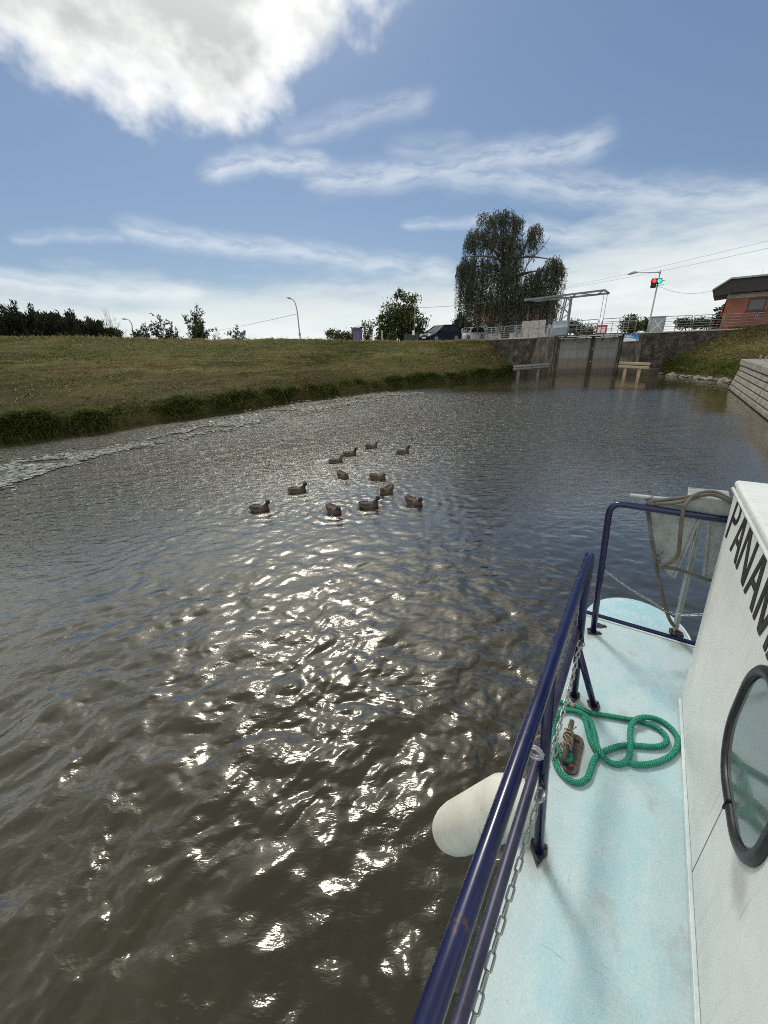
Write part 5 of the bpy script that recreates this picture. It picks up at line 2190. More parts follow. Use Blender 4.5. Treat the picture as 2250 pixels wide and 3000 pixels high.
def tree(name, label, cat, x, D, blobs, n, leaf, m, trunk=.12, base_z=None, group=None, seed=0, limbs=14, clump=.5, ncl=60, up=0.0):
    """blobs: list of (cx_px, cy_px, rx_px, ry_px) as seen from the boat, depth radius like rx"""
    g = np.random.default_rng(seed + 100)
    b0 = atd(x, 990, D)
    bz = 2.8 if base_z is None else base_z
    root = thing(name, label, cat, (b0[0], b0[1], bz), group)
    org = np.array([b0[0], b0[1], bz])
    view = np.array([b0[0], b0[1], 0]) / math.hypot(b0[0], b0[1])
    rt = np.array([view[1], -view[0], 0])
    cs, wts = [], []
    for (cx, cy, rx, ry) in blobs:
        c = atd(cx, cy, D)
        pp = 1 / (FPX / (np.dot(c - C0, _f)))
        cs.append((c, rx * pp, ry * pp))
        wts.append(rx * rx * ry)
    wts = np.array(wts) / sum(wts)
    # clump centres inside the blobs, biased to the shell
    CL = []
    for k in g.choice(len(cs), ncl, p=wts):
        c, rx, rz = cs[k]
        v = g.normal(size=3)
        v /= np.linalg.norm(v)
        q = g.uniform(.25, 1.0) ** .5
        CL.append((c + (rt * v[0] * rx + view * v[1] * rx + np.array([0, 0, v[2] * rz])) * q, min(rx, rz)))
    pc = np.array([c for c, _ in CL])
    pr = np.array([r for _, r in CL])
    k = g.integers(0, ncl, n)
    off = g.normal(size=(n, 3)) * (pr[k] * clump * .42)[:, None]
    P = pc[k] + off
    P = P[P[:, 2] > bz + .05]
    D_ = g.normal(size=(len(P), 3)) + np.array([0, 0, up])
    L = g.uniform(.6, 1.3, len(P)) * leaf
    cs_ = np.repeat(g.random(ncl), 1)[k[:len(P)]]
    sh = np.clip(cs_ * .55 + g.random(len(P)) * .45, 0, 1)
    quads('crown', leafquads(P - org, D_, L, L * .55, g, None), m, root, attrs={'shade': sh})
    mb = MB()
    topc = cs[0][0] - org
    tb = np.array([0, 0, 0.])
    tt_ = np.array([topc[0] * .6, topc[1] * .6, max(.5, topc[2])])
    mid = (tb + tt_) / 2 + g.normal(0, .1, 3)
    mb.tube(crom([tb, mid, tt_], 5), np.linspace(trunk, trunk * .4, 11), 8)
    for j in range(limbs):
        e = pc[g.integers(0, ncl)] - org
        q = g.uniform(.15, .75)
        s = tb * (1 - q) + tt_ * q
        m_ = (s + e) / 2 + np.array([0, 0, -.1 * np.linalg.norm(e - s)]) * g.uniform(-.5, 1)
        mb.tube(crom([s, m_, e], 4), np.linspace(trunk * .45, trunk * .08, 9), 5)
    obj('trunk', mb, M['bark'], root, smooth=True)
    return root


def shrub(name, label, cat, x, D, top, wpx_, ns, nl, leaf, m, group=None, seed=0, stem=.025, base=993, bare=0.0, lean=0.0, mat_stem='bark', taper=1.0):
    """many stems rising from the ground, leaves strung along them"""
    g = np.random.default_rng(seed + 500)
    b0 = atd(x, base, D)
    tp = atd(x, top, D)
    bz = min(b0[2], 2.85 if D > 34 else 9) - .3
    H = tp[2] - bz
    pp = np.dot(tp - C0, _f) / FPX
    R = wpx_ * pp / 2
    org = np.array([b0[0], b0[1], bz])
    root = thing(name, label, cat, org, group)
    mb = MB()
    LP, LD = [], []
    for k in range(ns):
        a = g.random() * 2 * pi
        rad = sqrt(g.random()) * R
        hk = H * (1 - .55 * (rad / R) ** 2 * taper) * g.uniform(.72, 1.02)
        e = np.array([rad * cos(a) + lean * H, rad * sin(a), hk])
        s = np.array([g.normal(0, R * .12), g.normal(0, R * .12), 0])
        c1 = s * .6 + e * .4 * np.array([.55, .55, 1]) + g.normal(0, .05 * H, 3) * [1, 1, .3]
        Q = crom([s, c1, e], 8)
        mb.tube(Q, np.linspace(stem, stem * .18, len(Q)), 4)
        # side twigs
        for j in range(7):
            q = g.uniform(.3, .97)
            p = Q[int(q * (len(Q) - 1))]
            dl = (g.normal(size=3) * [1, 1, .5] + [0, 0, .7])
            dl = dl / np.linalg.norm(dl) * H * g.uniform(.06, .17)
            T = crom([p, p + dl * .6, p + dl * [1, 1, 1.2]], 4)
            mb.tube(T, np.linspace(stem * .4, stem * .1, len(T)), 3)
            ntw = int(nl * .6 * (1 - bare))
            for u in g.uniform(.1, 1, ntw):
                LP.append(p + dl * u + g.normal(0, .03, 3))
                LD.append(dl / np.linalg.norm(dl) + g.normal(0, .6, 3))
        for u in g.uniform(.2, 1, int(nl * 1.6 * (1 - bare))):
            p = Q[int(u * (len(Q) - 1))]
            LP.append(p + g.normal(0, .04, 3))
            LD.append(g.normal(0, .7, 3) + [0, 0, .9])
    obj('stems', mb, M[mat_stem], root, smooth=True)
    if LP:
        LP, LD = np.array(LP), np.array(LD)
        L = g.uniform(.6, 1.3, len(LP)) * leaf
        quads('crown', leafquads(LP, LD, L, L * .42, g, None), m, root, attrs={'shade': g.random(len(LP))})
    return root


def evergreen(label, x, D, top, wpx_, seed, nsp=46):
    """dense dark juniper: plumes of needles sweeping up and out"""
    g = np.random.default_rng(seed + 900)
    b0 = atd(x, 990, D)
    tp = atd(x, top, D)
    bz = 2.85
    H = tp[2] - bz
    pp = np.dot(tp - C0, _f) / FPX
    R = wpx_ * pp / 2
    root = thing('evergreen', label, 'evergreen', (b0[0], b0[1], bz), 'dark evergreens on the left bank')
    LP, LD, SH = [], [], []
    mb = MB()
    mb.tube([(0, 0, 0), (0.02, 0, H * .5), (0, 0, H * .93)], [.10, .06, .01], 6)
    for k in range(nsp):
        a = g.random() * 2 * pi
        z0 = H * (.03 + .66 * g.random() ** 1.2)
        ln = R * (1.15 - .85 * z0 / H) * g.uniform(.7, 1.15)
        e = np.array([cos(a) * ln, sin(a) * ln, min(H * g.uniform(.60, .86), z0 + ln * g.uniform(.4, 1.0))])
        s = np.array([0, 0, z0 * .8])
        Q = crom([s, (s + e) / 2 + [0, 0, -.06 * H], e], 8)
        mb.tube(Q, np.linspace(.025, .006, len(Q)), 4)
        sh = g.random()
        for p, q in zip(Q[3:], np.linspace(.2, 1, len(Q) - 3)):
            mn = 26
            rr2 = R * .17 * (1.1 - .7 * q)
            LP.append(p + g.normal(0, 1, (mn, 3)) * rr2 * [1, 1, .9])
            LD.append((e - s) / np.linalg.norm(e - s) + g.normal(0, .45, (mn, 3)) + [0, 0, .5])
            SH.append(np.clip(sh * .6 + g.random(mn) * .4, 0, 1))
    for k in range(7):
        a, rr2 = g.random() * 2 * pi, R * .8 * sqrt(g.random())
        hh2 = H * (1 - .40 * rr2 / R) * g.uniform(.72, .97)
        s = np.array([cos(a) * rr2 * .6, sin(a) * rr2 * .6, H * .35])
        e = np.array([cos(a) * rr2, sin(a) * rr2, hh2])
        mb.tube(crom([s, e], 4), np.linspace(.02, .005, 5), 4)
        mn = 130
        q = g.random(mn) ** .8
        LP.append(s + (e - s) * q[:, None] + g.normal(0, 1, (mn, 3)) * (R * .15 * (1.05 - q))[:, None])
        LD.append(g.normal(0, .38, (mn, 3)) + [cos(a) * .2, sin(a) * .2, 1])
        SH.append(np.clip(g.random() * .5 + g.random(mn) * .5, 0, 1))
    mn = 150
    LP.append(np.c_[g.normal(0, R * .06, (mn, 2)), g.uniform(.5, .95, mn) * H])
    LD.append(g.normal(0, .35, (mn, 3)) + [0, 0, 1])
    SH.append(g.random(mn))
    LP, LD, SH = np.concatenate(LP), np.concatenate(LD), np.concatenate(SH)
    k_ = LP[:, 2] > 0
    LP, LD, SH = LP[k_], LD[k_], SH[k_]
    L = g.uniform(.6, 1.3, len(LP)) * .19
    quads('crown', leafquads(LP, LD, L, L * .34, g, None), M['leaf_ever'], root, attrs={'shade': SH})
    obj('trunk', mb, M['bark'], root, smooth=True)
    return root


DH = 37
for kk, (x, top, w_, lb) in enumerate((
        (5, 898, 130, 'dark evergreen cut by the left frame edge'),
        (78, 874, 150, 'tallest dark evergreen of the hedge, with a pointed top'),
        (120, 886, 120, 'dark evergreen with a thin spire right of the tallest one'),
        (155, 908, 110, 'lower dark evergreen before the dip in the hedge'),
        (188, 916, 60, 'small dark evergreen in the dip of the hedge'),
        (232, 900, 130, 'broad dark evergreen right of the dip in the hedge'),
        (275, 922, 100, 'sloping dark evergreen near the right end of the hedge'),
        (305, 938, 95, 'last and lowest dark evergreen beside the bare shrub'))):
    evergreen(lb, x, DH + (kk % 3) * .9, top, w_, kk, 58 if w_ > 100 else 40)

GS = 'leafy shrubs on the left bank crest'
shrub('shrub', 'leafless pale twiggy shrub at the right end of the evergreens', 'shrub', 332, 37.5, 893, 95, 46, 4, .12, M['leaf_mid'], GS, 1, .016, 990, .75, 0, 'twig')
shrub('shrub', 'low open leafy shrub beside the bare twiggy shrub', 'shrub', 422, 38, 917, 95, 22, 17, .21, M['leaf_dark'], GS, 2, .03)
shrub('shrub', 'open leafy shrub with ragged top right of the low open shrub', 'shrub', 486, 38.2, 907, 105, 24, 17, .21, M['leaf_dark'], GS, 3, .03)
shrub('small_tree', 'tallest multi stemmed small tree on the left bank crest', 'small tree', 582, 38.5, 880, 88, 26, 20, .20, M['leaf_dark'], GS, 4, .045, 993, 0, 0, 'bark', .8)
shrub('shrub', 'thin half bare drooping shrub right of the tallest small tree', 'shrub', 628, 38.0, 945, 60, 12, 9, .16, M['leaf_mid'], GS, 5, .016, 993, .55, .12, 'twig')
shrub('shrub', 'small leafy shrub standing alone left of the bent lamp post', 'shrub', 692, 38, 940, 72, 16, 16, .20, M['leaf_dark'], GS, 6, .025)
shrub('shrub', 'tiny bush tip left of the bent lamp post', 'shrub', 800, 39, 986, 26, 6, 12, .16, M['leaf_mid'], GS, 7, .015)
shrub('shrub', 'tiny bush tip just right of the bent lamp post', 'shrub', 898, 42, 983, 26, 7, 12, .16, M['leaf_mid'], GS, 8, .015)
shrub('shrub', 'low bush tip between the lamp post and the notice shelter', 'shrub', 940, 42, 988, 30, 6, 10, .16, M['leaf_mid'], GS, 9, .015)
GM = 'trees by the parking place'
tree('bush', 'rounded green bush left of the purple notice shelter', 'bush', 985, 46, [(980, 985, 24, 15), (998, 992, 18, 10)], 1500, .22, M['leaf_mid'], .06, None, GM, 1, 6, .8, 34)
tree('bush', 'smaller green bush just behind the purple notice shelter', 'bush', 1022, 47, [(1022, 985, 17, 14), (1010, 995, 14, 8)], 1100, .22, M['leaf_mid'], .06, None, GM, 2, 6, .8, 26)
shrub('sapling', 'thin pale sapling between the notice shelter and the big bushy tree', 'sapling', 1076, 46, 922, 60, 14, 14, .22, M['leaf_mid'], GM, 3, .03, 995, .1, 0, 'bark', .5)
tree('bushy_tree', 'big bushy green tree left of the dark car', 'tree', 1180, 47, [(1170, 930, 42, 45), (1205, 950, 38, 45), (1170, 868, 18, 18), (1140, 960, 34, 36), (1130, 985, 30, 20), (1225, 985, 22, 18), (1165, 988, 26, 14), (1195, 988, 26, 13), (1195, 895, 34, 24), (1112, 950, 14, 24)], 11000, .27, M['leaf_mid'], .16, None, GM, 4, 22, .62, 130)
shrub('bush', 'pale yellowish bush at the foot of the big bushy tree', 'bush', 1152, 44, 970, 44, 14, 20, .2, M['leaf_mid'], GM, 5, .02)
tree('bush', 'dark round bush between the dark car and the willow', 'bush', 1358, 50, [(1352, 960, 22, 30), (1372, 975, 22, 24), (1345, 935, 12, 12)], 3600, .24, M['leaf_dark'], .08, None, GM, 6, 8, .7, 60)
GF = 'far trees beyond the lock'
tree('far_tree', 'far round tree seen through the railing behind the left gate leaf', 'tree', 1688, 85, [(1680, 955, 16, 20), (1697, 965, 16, 14)], 1100, .42, M['leaf_mid'], .1, None, GF, 7, 5, .8, 34)
tree('far_tree', 'far bush seen low through the railing above the gate seam', 'tree', 1722, 90, [(1722, 969, 18, 11)], 600, .42, M['leaf_mid'], .1, None, GF, 8, 4, .8, 22)
tree('far_tree', 'far round tree seen through the railing left of the signal mast', 'tree', 1845, 80, [(1842, 948, 20, 19), (1860, 958, 14, 14)], 1400, .42, M['leaf_mid'], .1, None, GF, 9, 5, .75, 40)
tree('far_tree', 'far tree clump directly behind the signal mast foot', 'tree', 1888, 84, [(1885, 950, 18, 16), (1905, 955, 14, 14)], 1200, .42, M['leaf_mid'], .1, None, GF, 10, 5, .8, 36)
tree('far_tree', 'far low trees behind the railing right of the grey cabinet', 'tree', 2005, 90, [(1998, 948, 20, 11), (2030, 952, 18, 9)], 1100, .42, M['leaf_dark'], .1, None, GF, 11, 5, .8, 32)
tree('far_tree', 'far low trees behind the railing left of the brick house', 'tree', 2065, 88, [(2058, 944, 22, 10), (2085, 946, 16, 10)], 1100, .42, M['leaf_dark'], .1, None, GF, 12, 5, .8, 32)
shrub('shrub', 'open shrub growing against the left side of the brick house', 'shrub', 2100, 44, 880, 50, 16, 14, .22, M['leaf_dark'], GF, 13, .02, 960)
shrub('small_tree', 'nearly bare tree top rising above the brick house roof', 'small tree', 2185, 45, 772, 95, 26, 6, .2, M['leaf_dark'], GF, 14, .035, 960, .25, .05)


# ------------------------------------------------------------------ the willow
def willow():
    g = np.random.default_rng(2024)
    Dw = 48.0
    b0 = atd(1480, 990, Dw)
    bz = 2.82
    org = np.array([b0[0], b0[1], bz])
    root = thing('willow', 'big weeping willow with hanging dark strands left of the lock gate', 'tree', org)
    view = np.array([b0[0], b0[1], 0]) / math.hypot(b0[0], b0[1])
    rt = np.array([view[1], -view[0], 0])
    px = lambda x, y, dv=0.0: atd(x, y, Dw) + view * dv
    pp = np.dot(px(1480, 850) - C0, _f) / FPX
    # strand tops by region: (x0,x1,ytop at x0, at x1, hang px lo, hi, number)
    crowns = [((1432, 640), 34, 22, 90), ((1480, 632), 34, 20, 110), ((1515, 648), 22, 24, 70), ((1400, 690), 34, 26, 110), ((1375, 710), 20, 16, 46),
              ((1450, 700), 48, 40, 200), ((1500, 720), 40, 50, 170), ((1372, 770), 24, 26, 90), ((1352, 785), 16, 18, 60), ((1420, 780), 56, 44, 230), ((1490, 800), 46, 46, 200),
              ((1570, 672), 20, 18, 64), ((1556, 700), 16, 22, 46), ((1625, 765), 24, 16, 84), ((1640, 785), 16, 20, 60), ((1595, 795), 26, 22, 90), ((1560, 815), 26, 26, 100),
              ((1380, 850), 34, 40, 150), ((1450, 880), 60, 50, 240), ((1530, 860), 40, 40, 160), ((1590, 850), 34, 24, 100), ((1610, 880), 30, 20, 70)]
    LP, LD, LL, SH = [], [], [], []
    mbs = MB()
    limb_ends = []
    for (cx, cy), rx, ry, ns in crowns:
        limb_ends.append((cx, cy))
        rv = rx * pp
        for k in range(int(ns * .86)):
            v = g.normal(size=3)
            v /= np.linalg.norm(v)
            v *= g.random() ** .4
            x0, y0 = cx + v[0] * rx, cy - abs(v[2]) * ry * (1 if g.random() < .7 else -1)
            t0 = px(x0, y0, v[1] * rv * 1.2)
            hang = g.uniform(.25, 1.08) * (85 if cy < 780 else 120) * pp * (1.25 if g.random() < .3 else .8)
            if cy < 720:
                hang *= .55
            bot = bz + g.uniform(.05, .9)
            hang = min(hang, t0[2] - bot)
            if hang < .3:
                continue
            out = rt * v[0] * .5 + view * v[1] * .4
            nseg = 9
            q = np.linspace(0, 1, nseg)
            amp = g.normal(0, .06, 2)
            path = t0 + out * (np.sqrt(q) * .5)[:, None] + np.c_[amp[0] * np.sin(q * 5), amp[1] * np.sin(q * 4), .25 * np.sin(np.minimum(q * 3, pi)) * (q < .5) * .6 - hang * q ** 1.15]
            mbs.tube(path - org, np.linspace(.012, .005, nseg), 3, caps=False)
            nl = int(13 * hang) + 8
            u = g.random(nl) * (nseg - 1)
            i0 = np.minimum(u.astype(int), nseg - 2)
            f = (u - i0)[:, None]
            p = path[i0] * (1 - f) + path[i0 + 1] * f
            LP.append(p + g.normal(0, .09, (nl, 3)))
            LD.append(np.c_[g.normal(0, .42, (nl, 2)), np.full(nl, -1.0)])
            LL.append(g.uniform(.12, .23, nl))
            SH.append(np.clip(g.random() * .5 + g.random(nl) * .5, 0, 1))
    LP, LD, LL, SH = map(np.concatenate, (LP, LD, LL, SH))
    quads('crown', leafquads(LP - org, LD, LL, LL * .36, g, None), M['leaf_willow'], root, attrs={'shade': SH})
    obj('strands', mbs, M['bark'], root, fix=False)
    mb = MB()
    top = px(1485, 690) - org
    fork = px(1478, 900) - org
    mb.tube(crom([(0, 0, -.1), fork * .6 + [.05, 0, 0], fork, (fork + top) / 2 + [.2, 0, 0], top], 6), np.linspace(.42, .06, 25), 10)
    for (cx, cy) in limb_ends:
        e = px(cx, cy - 6, g.normal(0, .6)) - org
        q = g.uniform(.2, .7)
        s = fork * (1 - q) + top * q if cy < 800 else fork * g.uniform(.5, 1)
        mb.tube(crom([s, (s + e) / 2 + [0, 0, .25], e], 5), np.linspace(.13, .03, 11), 6)
    obj('trunk', mb, M['bark'], root, smooth=True)
    mb = MB()
    mb.tube(crom([px(1535, 800) - org, px(1548, 770) - org, px(1580, 735) - org, px(1604, 706) - org, px(1613, 688) - org], 5), np.linspace(.075, .012, 21), 6)
    for a, b, c in (((1548, 770), (1556, 735), (1562, 720)), ((1580, 735), (1585, 718), (1590, 712)), ((1592, 722), (1600, 728), (1606, 733)), ((1540, 790), (1545, 755), (1553, 735))):
        mb.tube(crom([px(*a) - org, px(*b) - org, px(*c) - org], 4), np.linspace(.03, .008, 9), 5)
    obj('bare_branch', mb, M['twig'], root, smooth=True)


willow()

# white house glimpsed behind the willow
DW = 60.0
c0, c1, c2 = atd(1395, 990, DW), atd(1615, 985, DW + 1), atd(1500, 880, DW)
o = thing('white_house', 'white walled house with a red roof mostly hidden behind the willow', 'house', (c0[0], c0[1], 2.8))
e = (c1 - c0)
e[2] = 0
Le = np.linalg.norm(e)
e /= Le
nb = np.array([-e[1], e[0], 0])
h_ = lambda a, b, z: c0 * [1, 1, 0] + e * a + nb * b + np.array([0, 0, z])
mb = MB()
mb.hexa([h_(0, 0, 2.7), h_(Le, 0, 2.7), h_(Le, 7, 2.7), h_(0, 7, 2.7), h_(0, 0, 5.2), h_(Le, 0, 5.2), h_(Le, 7, 5.2), h_(0, 7, 5.2)])
under(obj('wall', mb, mottled('white render', (.52, .52, .50), (.62, .62, .60), 1.5, .9, .1, .01)), o)
mb = MB()
mb.prism([h_(-.4, -.5, 5.1), h_(-.4, 3.5, 7.6), h_(-.4, 7.5, 5.1)], e * (Le + .8))
under(obj('roof', mb, mottled('red roof tiles', (.14, .05, .035), (.20, .075, .05), 8, .8, .2, .02)), o)
for a in np.arange(1.4, Le - 1.2, 2.6):
    mb = MB()
    mb.hexa([h_(a, -.03, 3.6), h_(a + 1, -.03, 3.6), h_(a + 1, .1, 3.6), h_(a, .1, 3.6), h_(a, -.03, 4.7), h_(a + 1, -.03, 4.7), h_(a + 1, .1, 5.1), h_(a, .1, 4.7)])
    under(obj('window', mb, M['glass_far']), o)


# ------------------------------------------------------------------ cars, lamps, poles, wires
def car(label, x, ybase, D, L, W, H, yaw, paint, group='cars parked by the lock', van=True):
    p = atd(x, ybase, D)
    root = thing('parked_car', label, 'car', (p[0], p[1], 2.80), group)
    root.rotation_euler = (0, 0, yaw)
    m = mat('car paint', paint, .5, 0, spec=.14)
    hl, hw = L / 2, W / 2
    zb = H * .60
    low = [(hl - .05, .17), (hl, .30), (hl + .02, .50), (hl - .04, .62), (hl - .35, .74), (hl * .52, zb), (-hl + .12, zb + .05), (-hl - .01, zb * .75), (-hl, .32), (-hl + .06, .17)]
    mb = MB()
    mb.prism([(a, -hw, z) for a, z in low], (0, W, 0))
    b = obj('body', mb, m, root, smooth=False, bevel=.09, seg=4)
    mb = MB()
    f0, f1, r1, r0 = hl * .56, hl * .10, -hl * .78, -hl + .14
    ti = .17
    mb.hexa([(r0, -hw + .06, zb), (f0, -hw + .06, zb), (f0, hw - .06, zb), (r0, hw - .06, zb), (r1, -hw + ti + .06, H - .05), (f1, -hw + ti + .06, H - .05), (f1, hw - ti - .06, H - .05), (r1, hw - ti - .06, H - .05)])
    obj('glasshouse', mb, mat('car glass', (.012, .014, .016), .10, 0, 1.22), root, bevel=.06, seg=3)
    mb = MB()
    mb.hexa([(r1 - .05, -hw + ti, H - .07), (f1 + .06, -hw + ti, H - .07), (f1 + .06, hw - ti, H - .07), (r1 - .05, hw - ti, H - .07), (r1 + .08, -hw + ti + .05, H), (f1 - .08, -hw + ti + .05, H), (f1 - .08, hw - ti - .05, H), (r1 + .08, hw - ti - .05, H)])
    obj('roof', mb, m, root, bevel=.03)
    for s in (-1, 1):
        mb = MB()
        q0, q1 = hw - .05, hw - ti - .03
        for a_, b_, w1, w2 in (((f0 + .02, s * q0, zb), (f1, s * q1, H - .04), .07, .06), ((f1 - (f1 - r1) * .42, s * (q1 + .01), H - .05), (f1 - (f1 - r1) * .38, s * q0, zb), .07, .03), ((r1 - .02, s * q1, H - .05), (r0, s * q0, zb), .16, .07)):
            mb = MB()
            mb.beam(a_, b_, w1, w2)
            obj('pillar', mb, m, root)
        mb = MB()
        mb.lathe((hl - .04 - .12, s * (hw - .30), .66), (1, 0, .25), [(0, .13), (.06, .14), (.10, .11), (.13, .05)], 12)
        obj('headlight', mb, mat('headlight', (.55, .57, .58), .15), root, smooth=True)
        mb = MB()
        mb.box((f0 - .25, s * (hw + .02) - .06, zb + .02), (f0 - .10, s * (hw + .02) + .08, zb + .16))
        obj('mirror', mb, m, root, bevel=.02)
        for xw in (hl * .62, -hl * .62):
            mb = MB()
            mb.lathe((xw, s * (hw - .17), .31), (0, s, 0), [(0, .31), (.17, .31), (.185, .27), (.186, .20)], 20)
            wl = obj('wheel', mb, M['black'], root, smooth=True)
            mb = MB()
            mb.lathe((xw, s * (hw + .012), .31), (0, s, 0), [(0, .20), (.006, .19), (.002, .05), (.012, .04)], 16)
            obj('rim', mb, M['galv'], wl)
    mb = MB()
    mb.box((hl + .0, -.26, .42), (hl + .035, .26, .53))
    obj('number_plate', mb, M['white'], root)
    mb = MB()
    mb.box((hl - .02, -.36, .58), (hl + .015, .36, .68))
    obj('grille', mb, M['black'], root)
    return root


car('dark navy people carrier parked on the bank left of the willow', 1290, 997, 40.0, 3.9, 1.70, 1.50, radians(213), (.006, .008, .022))
car('small white car partly hidden beside the willow trunk', 1374, 998, 48.0, 3.9, 1.65, 1.40, radians(220), (.50, .52, .54))


def bent_lamp(label, base, topx, arm, D, bz=2.8, r=.05, group='street lamps on the left bank'):
    b = atd(*base, D)
    o = thing('street_lamp', label, 'street lamp', (b[0], b[1], bz), group)
    P = [np.array([b[0], b[1], bz])] + [atd(x, y, D) for x, y in topx]
    mb = MB()
    mb.tube(crom(P, 6), np.linspace(r * 1.25, r * .6, 6 * (len(P) - 1) + 1), 8)
    under(obj('post', mb, M['galv'], smooth=True), o)
    a, c = atd(*arm[0], D), atd(*arm[1], D)
    mb = MB()
    mb.tube([a, a * .6 + c * .4, c], [.04, .085, .03], 8)
    under(obj('lamp_head', mb, M['galv'], smooth=True), o)
    return o, P


o, P = bent_lamp('leaning grey street lamp with a curved top on the left bank', (880, 991), [(876, 960), (871, 915), (866, 892), (860, 880), (850, 873)], ((851, 874), (840, 871)), 40.0)
mb = MB()
q = atd(878, 980, 40.0)
mb.lathe(q, (0, 0, 1), [(-.1, .10), (.14, .10)], 8)
under(obj('control_box', mb, M['cab_grey']), o)
bent_lamp('curved street lamp tip peeking between the bare shrub and the open shrub', (390, 1000), [(388, 965), (386, 950), (378, 938), (368, 934)], ((370, 935), (356, 934)), 52.0)

b = atd(1213, 996, 43)
o = thing('utility_pole', 'thin dark utility pole with small boxes in front of the bushy tree', 'pole', (b[0], b[1], 2.8))
tp = atd(1216, 884, 43)
mb = MB()
mb.tube([(b[0], b[1], 2.8), tp], [.075, .055], 8)
under(obj('pole', mb, M['wood_grey'], smooth=True), o)
for (x, y, w_, h2) in ((1211, 975, .11, .42), (1219, 952, .10, .22)):
    q = atd(x, y, 42.85)
    mb = MB()
    mb.box((q[0] - w_, q[1] - .08, q[2] - h2 / 2), (q[0] + w_, q[1] + .05, q[2] + h2 / 2))
    under(obj('meter_box', mb, M['white'], bevel=.01), o)
b, tp = atd(1119, 1000, 39), atd(1119, 968, 39)
mb = MB()
mb.beam((b[0], b[1], 2.7), tp, .14, .14)
tag(obj('marker_post', mb, M['wood_pale'], bevel=.02, origin=(b[0], b[1], 2.7)), 'short pale yellow wooden post on the left bank crest', 'post')

b0_, b1_ = atd(1032, 998, 39.5), atd(1061, 998, 39.5)
o = thing('notice_shelter', 'purple notice board with a small pale roof on the left bank', 'notice board', ((b0_[0] + b1_[0]) / 2, b0_[1], 2.7))
zt_ = atd(1046, 958, 39.5)[2]
e = b1_ - b0_
e[2] = 0
Le = np.linalg.norm(e)
e /= Le
nf = np.array([e[1], -e[0], 0])
bb = lambda a, f, z: b0_ * [1, 1, 0] + e * a + nf * f + np.array([0, 0, z])
mb = MB()
for a in (0.03, Le - .03):
    mb.beam(bb(a, 0, 2.7), bb(a, 0, zt_), .09, .09)
under(obj('frame', mb, M['timber_dark']), o)
mb = MB()
mb.hexa([bb(.08, -.03, 2.95), bb(Le - .08, -.03, 2.95), bb(Le - .08, -.07, 2.95), bb(.08, -.07, 2.95), bb(.08, -.03, zt_ - .08), bb(Le - .08, -.03, zt_ - .08), bb(Le - .08, -.07, zt_ - .08), bb(.08, -.07, zt_ - .08)])
under(obj('board', mb, mat('purple board', (.045, .035, .10), .4)), o)
mb = MB()
for a0, a1, z0, z1 in ((.14, .34, 3.05, zt_ - .32), (.40, .62, 3.05, zt_ - .32), (.68, Le - .14, 3.05, zt_ - .32), (.2, Le - .3, zt_ - .24, zt_ - .16)):
    mb.prism([bb(a0, -.026, z0), bb(a1, -.026, z0), bb(a1, -.026, z1), bb(a0, -.026, z1)], nf * .003)
under(obj('poster', mb, mat('poster', (.12, .095, .22), .5)), o)
mb = MB()
mb.hexa([bb(-.1, .25, zt_ - .02), bb(Le + .1, .25, zt_ - .02), bb(Le + .1, -.3, zt_ - .02), bb(-.1, -.3, zt_ - .02), bb(-.1, .25, zt_ + .02), bb(Le + .1, .25, zt_ + .02), bb(Le + .1, -.05, zt_ + .10), bb(-.1, -.05, zt_ + .10)])
under(obj('roof', mb, M['galv']), o)


def fence(label, x0, x1, D0, D1, yt, m):
    a, c = atd(x0, 997, D0), atd(x1, 997, D1)
    zt = atd((x0 + x1) / 2, yt, (D0 + D1) / 2)[2]
    o = thing('fence', label, 'fence', (a[0], a[1], 2.8), 'green fences by the parking place')
    n = 5
    for k in range(n + 1):
        q = a + (c - a) * k / n
        mb = MB()
        mb.beam((q[0], q[1], 2.7), (q[0], q[1], zt + .05), .06, .06)
        under(obj('post', mb, m), o)
    mb = MB()
    mb.beam((a[0], a[1], (2.75 + zt) / 2), (c[0], c[1], (2.75 + zt) / 2), .03, zt - 2.75)
    under(obj('panel', mb, m), o)


MG = mat('green fence mesh', (.025, .055, .04), .7)
fence('green fence panel behind the utility pole', 1184, 1240, 45, 45, 978, MG)
fence('green fence panel between the two parked cars', 1336, 1376, 50, 50, 979, MG)


def wire(label, pts, r=.014):
    P = crom(pts, 8)
    mb = MB()
    mb.tube(P, r, 4)
    tag(obj('cable', mb, M['wire'], smooth=True, origin=P[0]), label, 'cable', 'overhead cables')


def span(p, q, D0, D1, sag):
    a, b = atd(*p, D0), atd(*q, D1)
    return [a, a * .75 + b * .25 - [0, 0, sag * .75], (a + b) / 2 - [0, 0, sag], a * .25 + b * .75 - [0, 0, sag * .75], b]


wire('upper overhead cable rising from the willow to the right frame edge', span((1500, 868), (2330, 686), 60, 40, .25), .008)
wire('lower overhead cable rising from the willow past the lamp arm', span((1500, 866), (2330, 710), 60, 38, .3), .008)
wire('overhead cable from the utility pole to the willow', span((1216, 902), (1420, 888), 43, 46, .05))
wire('overhead cable dropping left from the bent street lamp', span((869, 920), (640, 968), 40, 62, .05))
wire('thin slack cable from the signal mast to the brick house roof', span((1928, 838), (2092, 851), 38.9, 40.2, .32), .009)


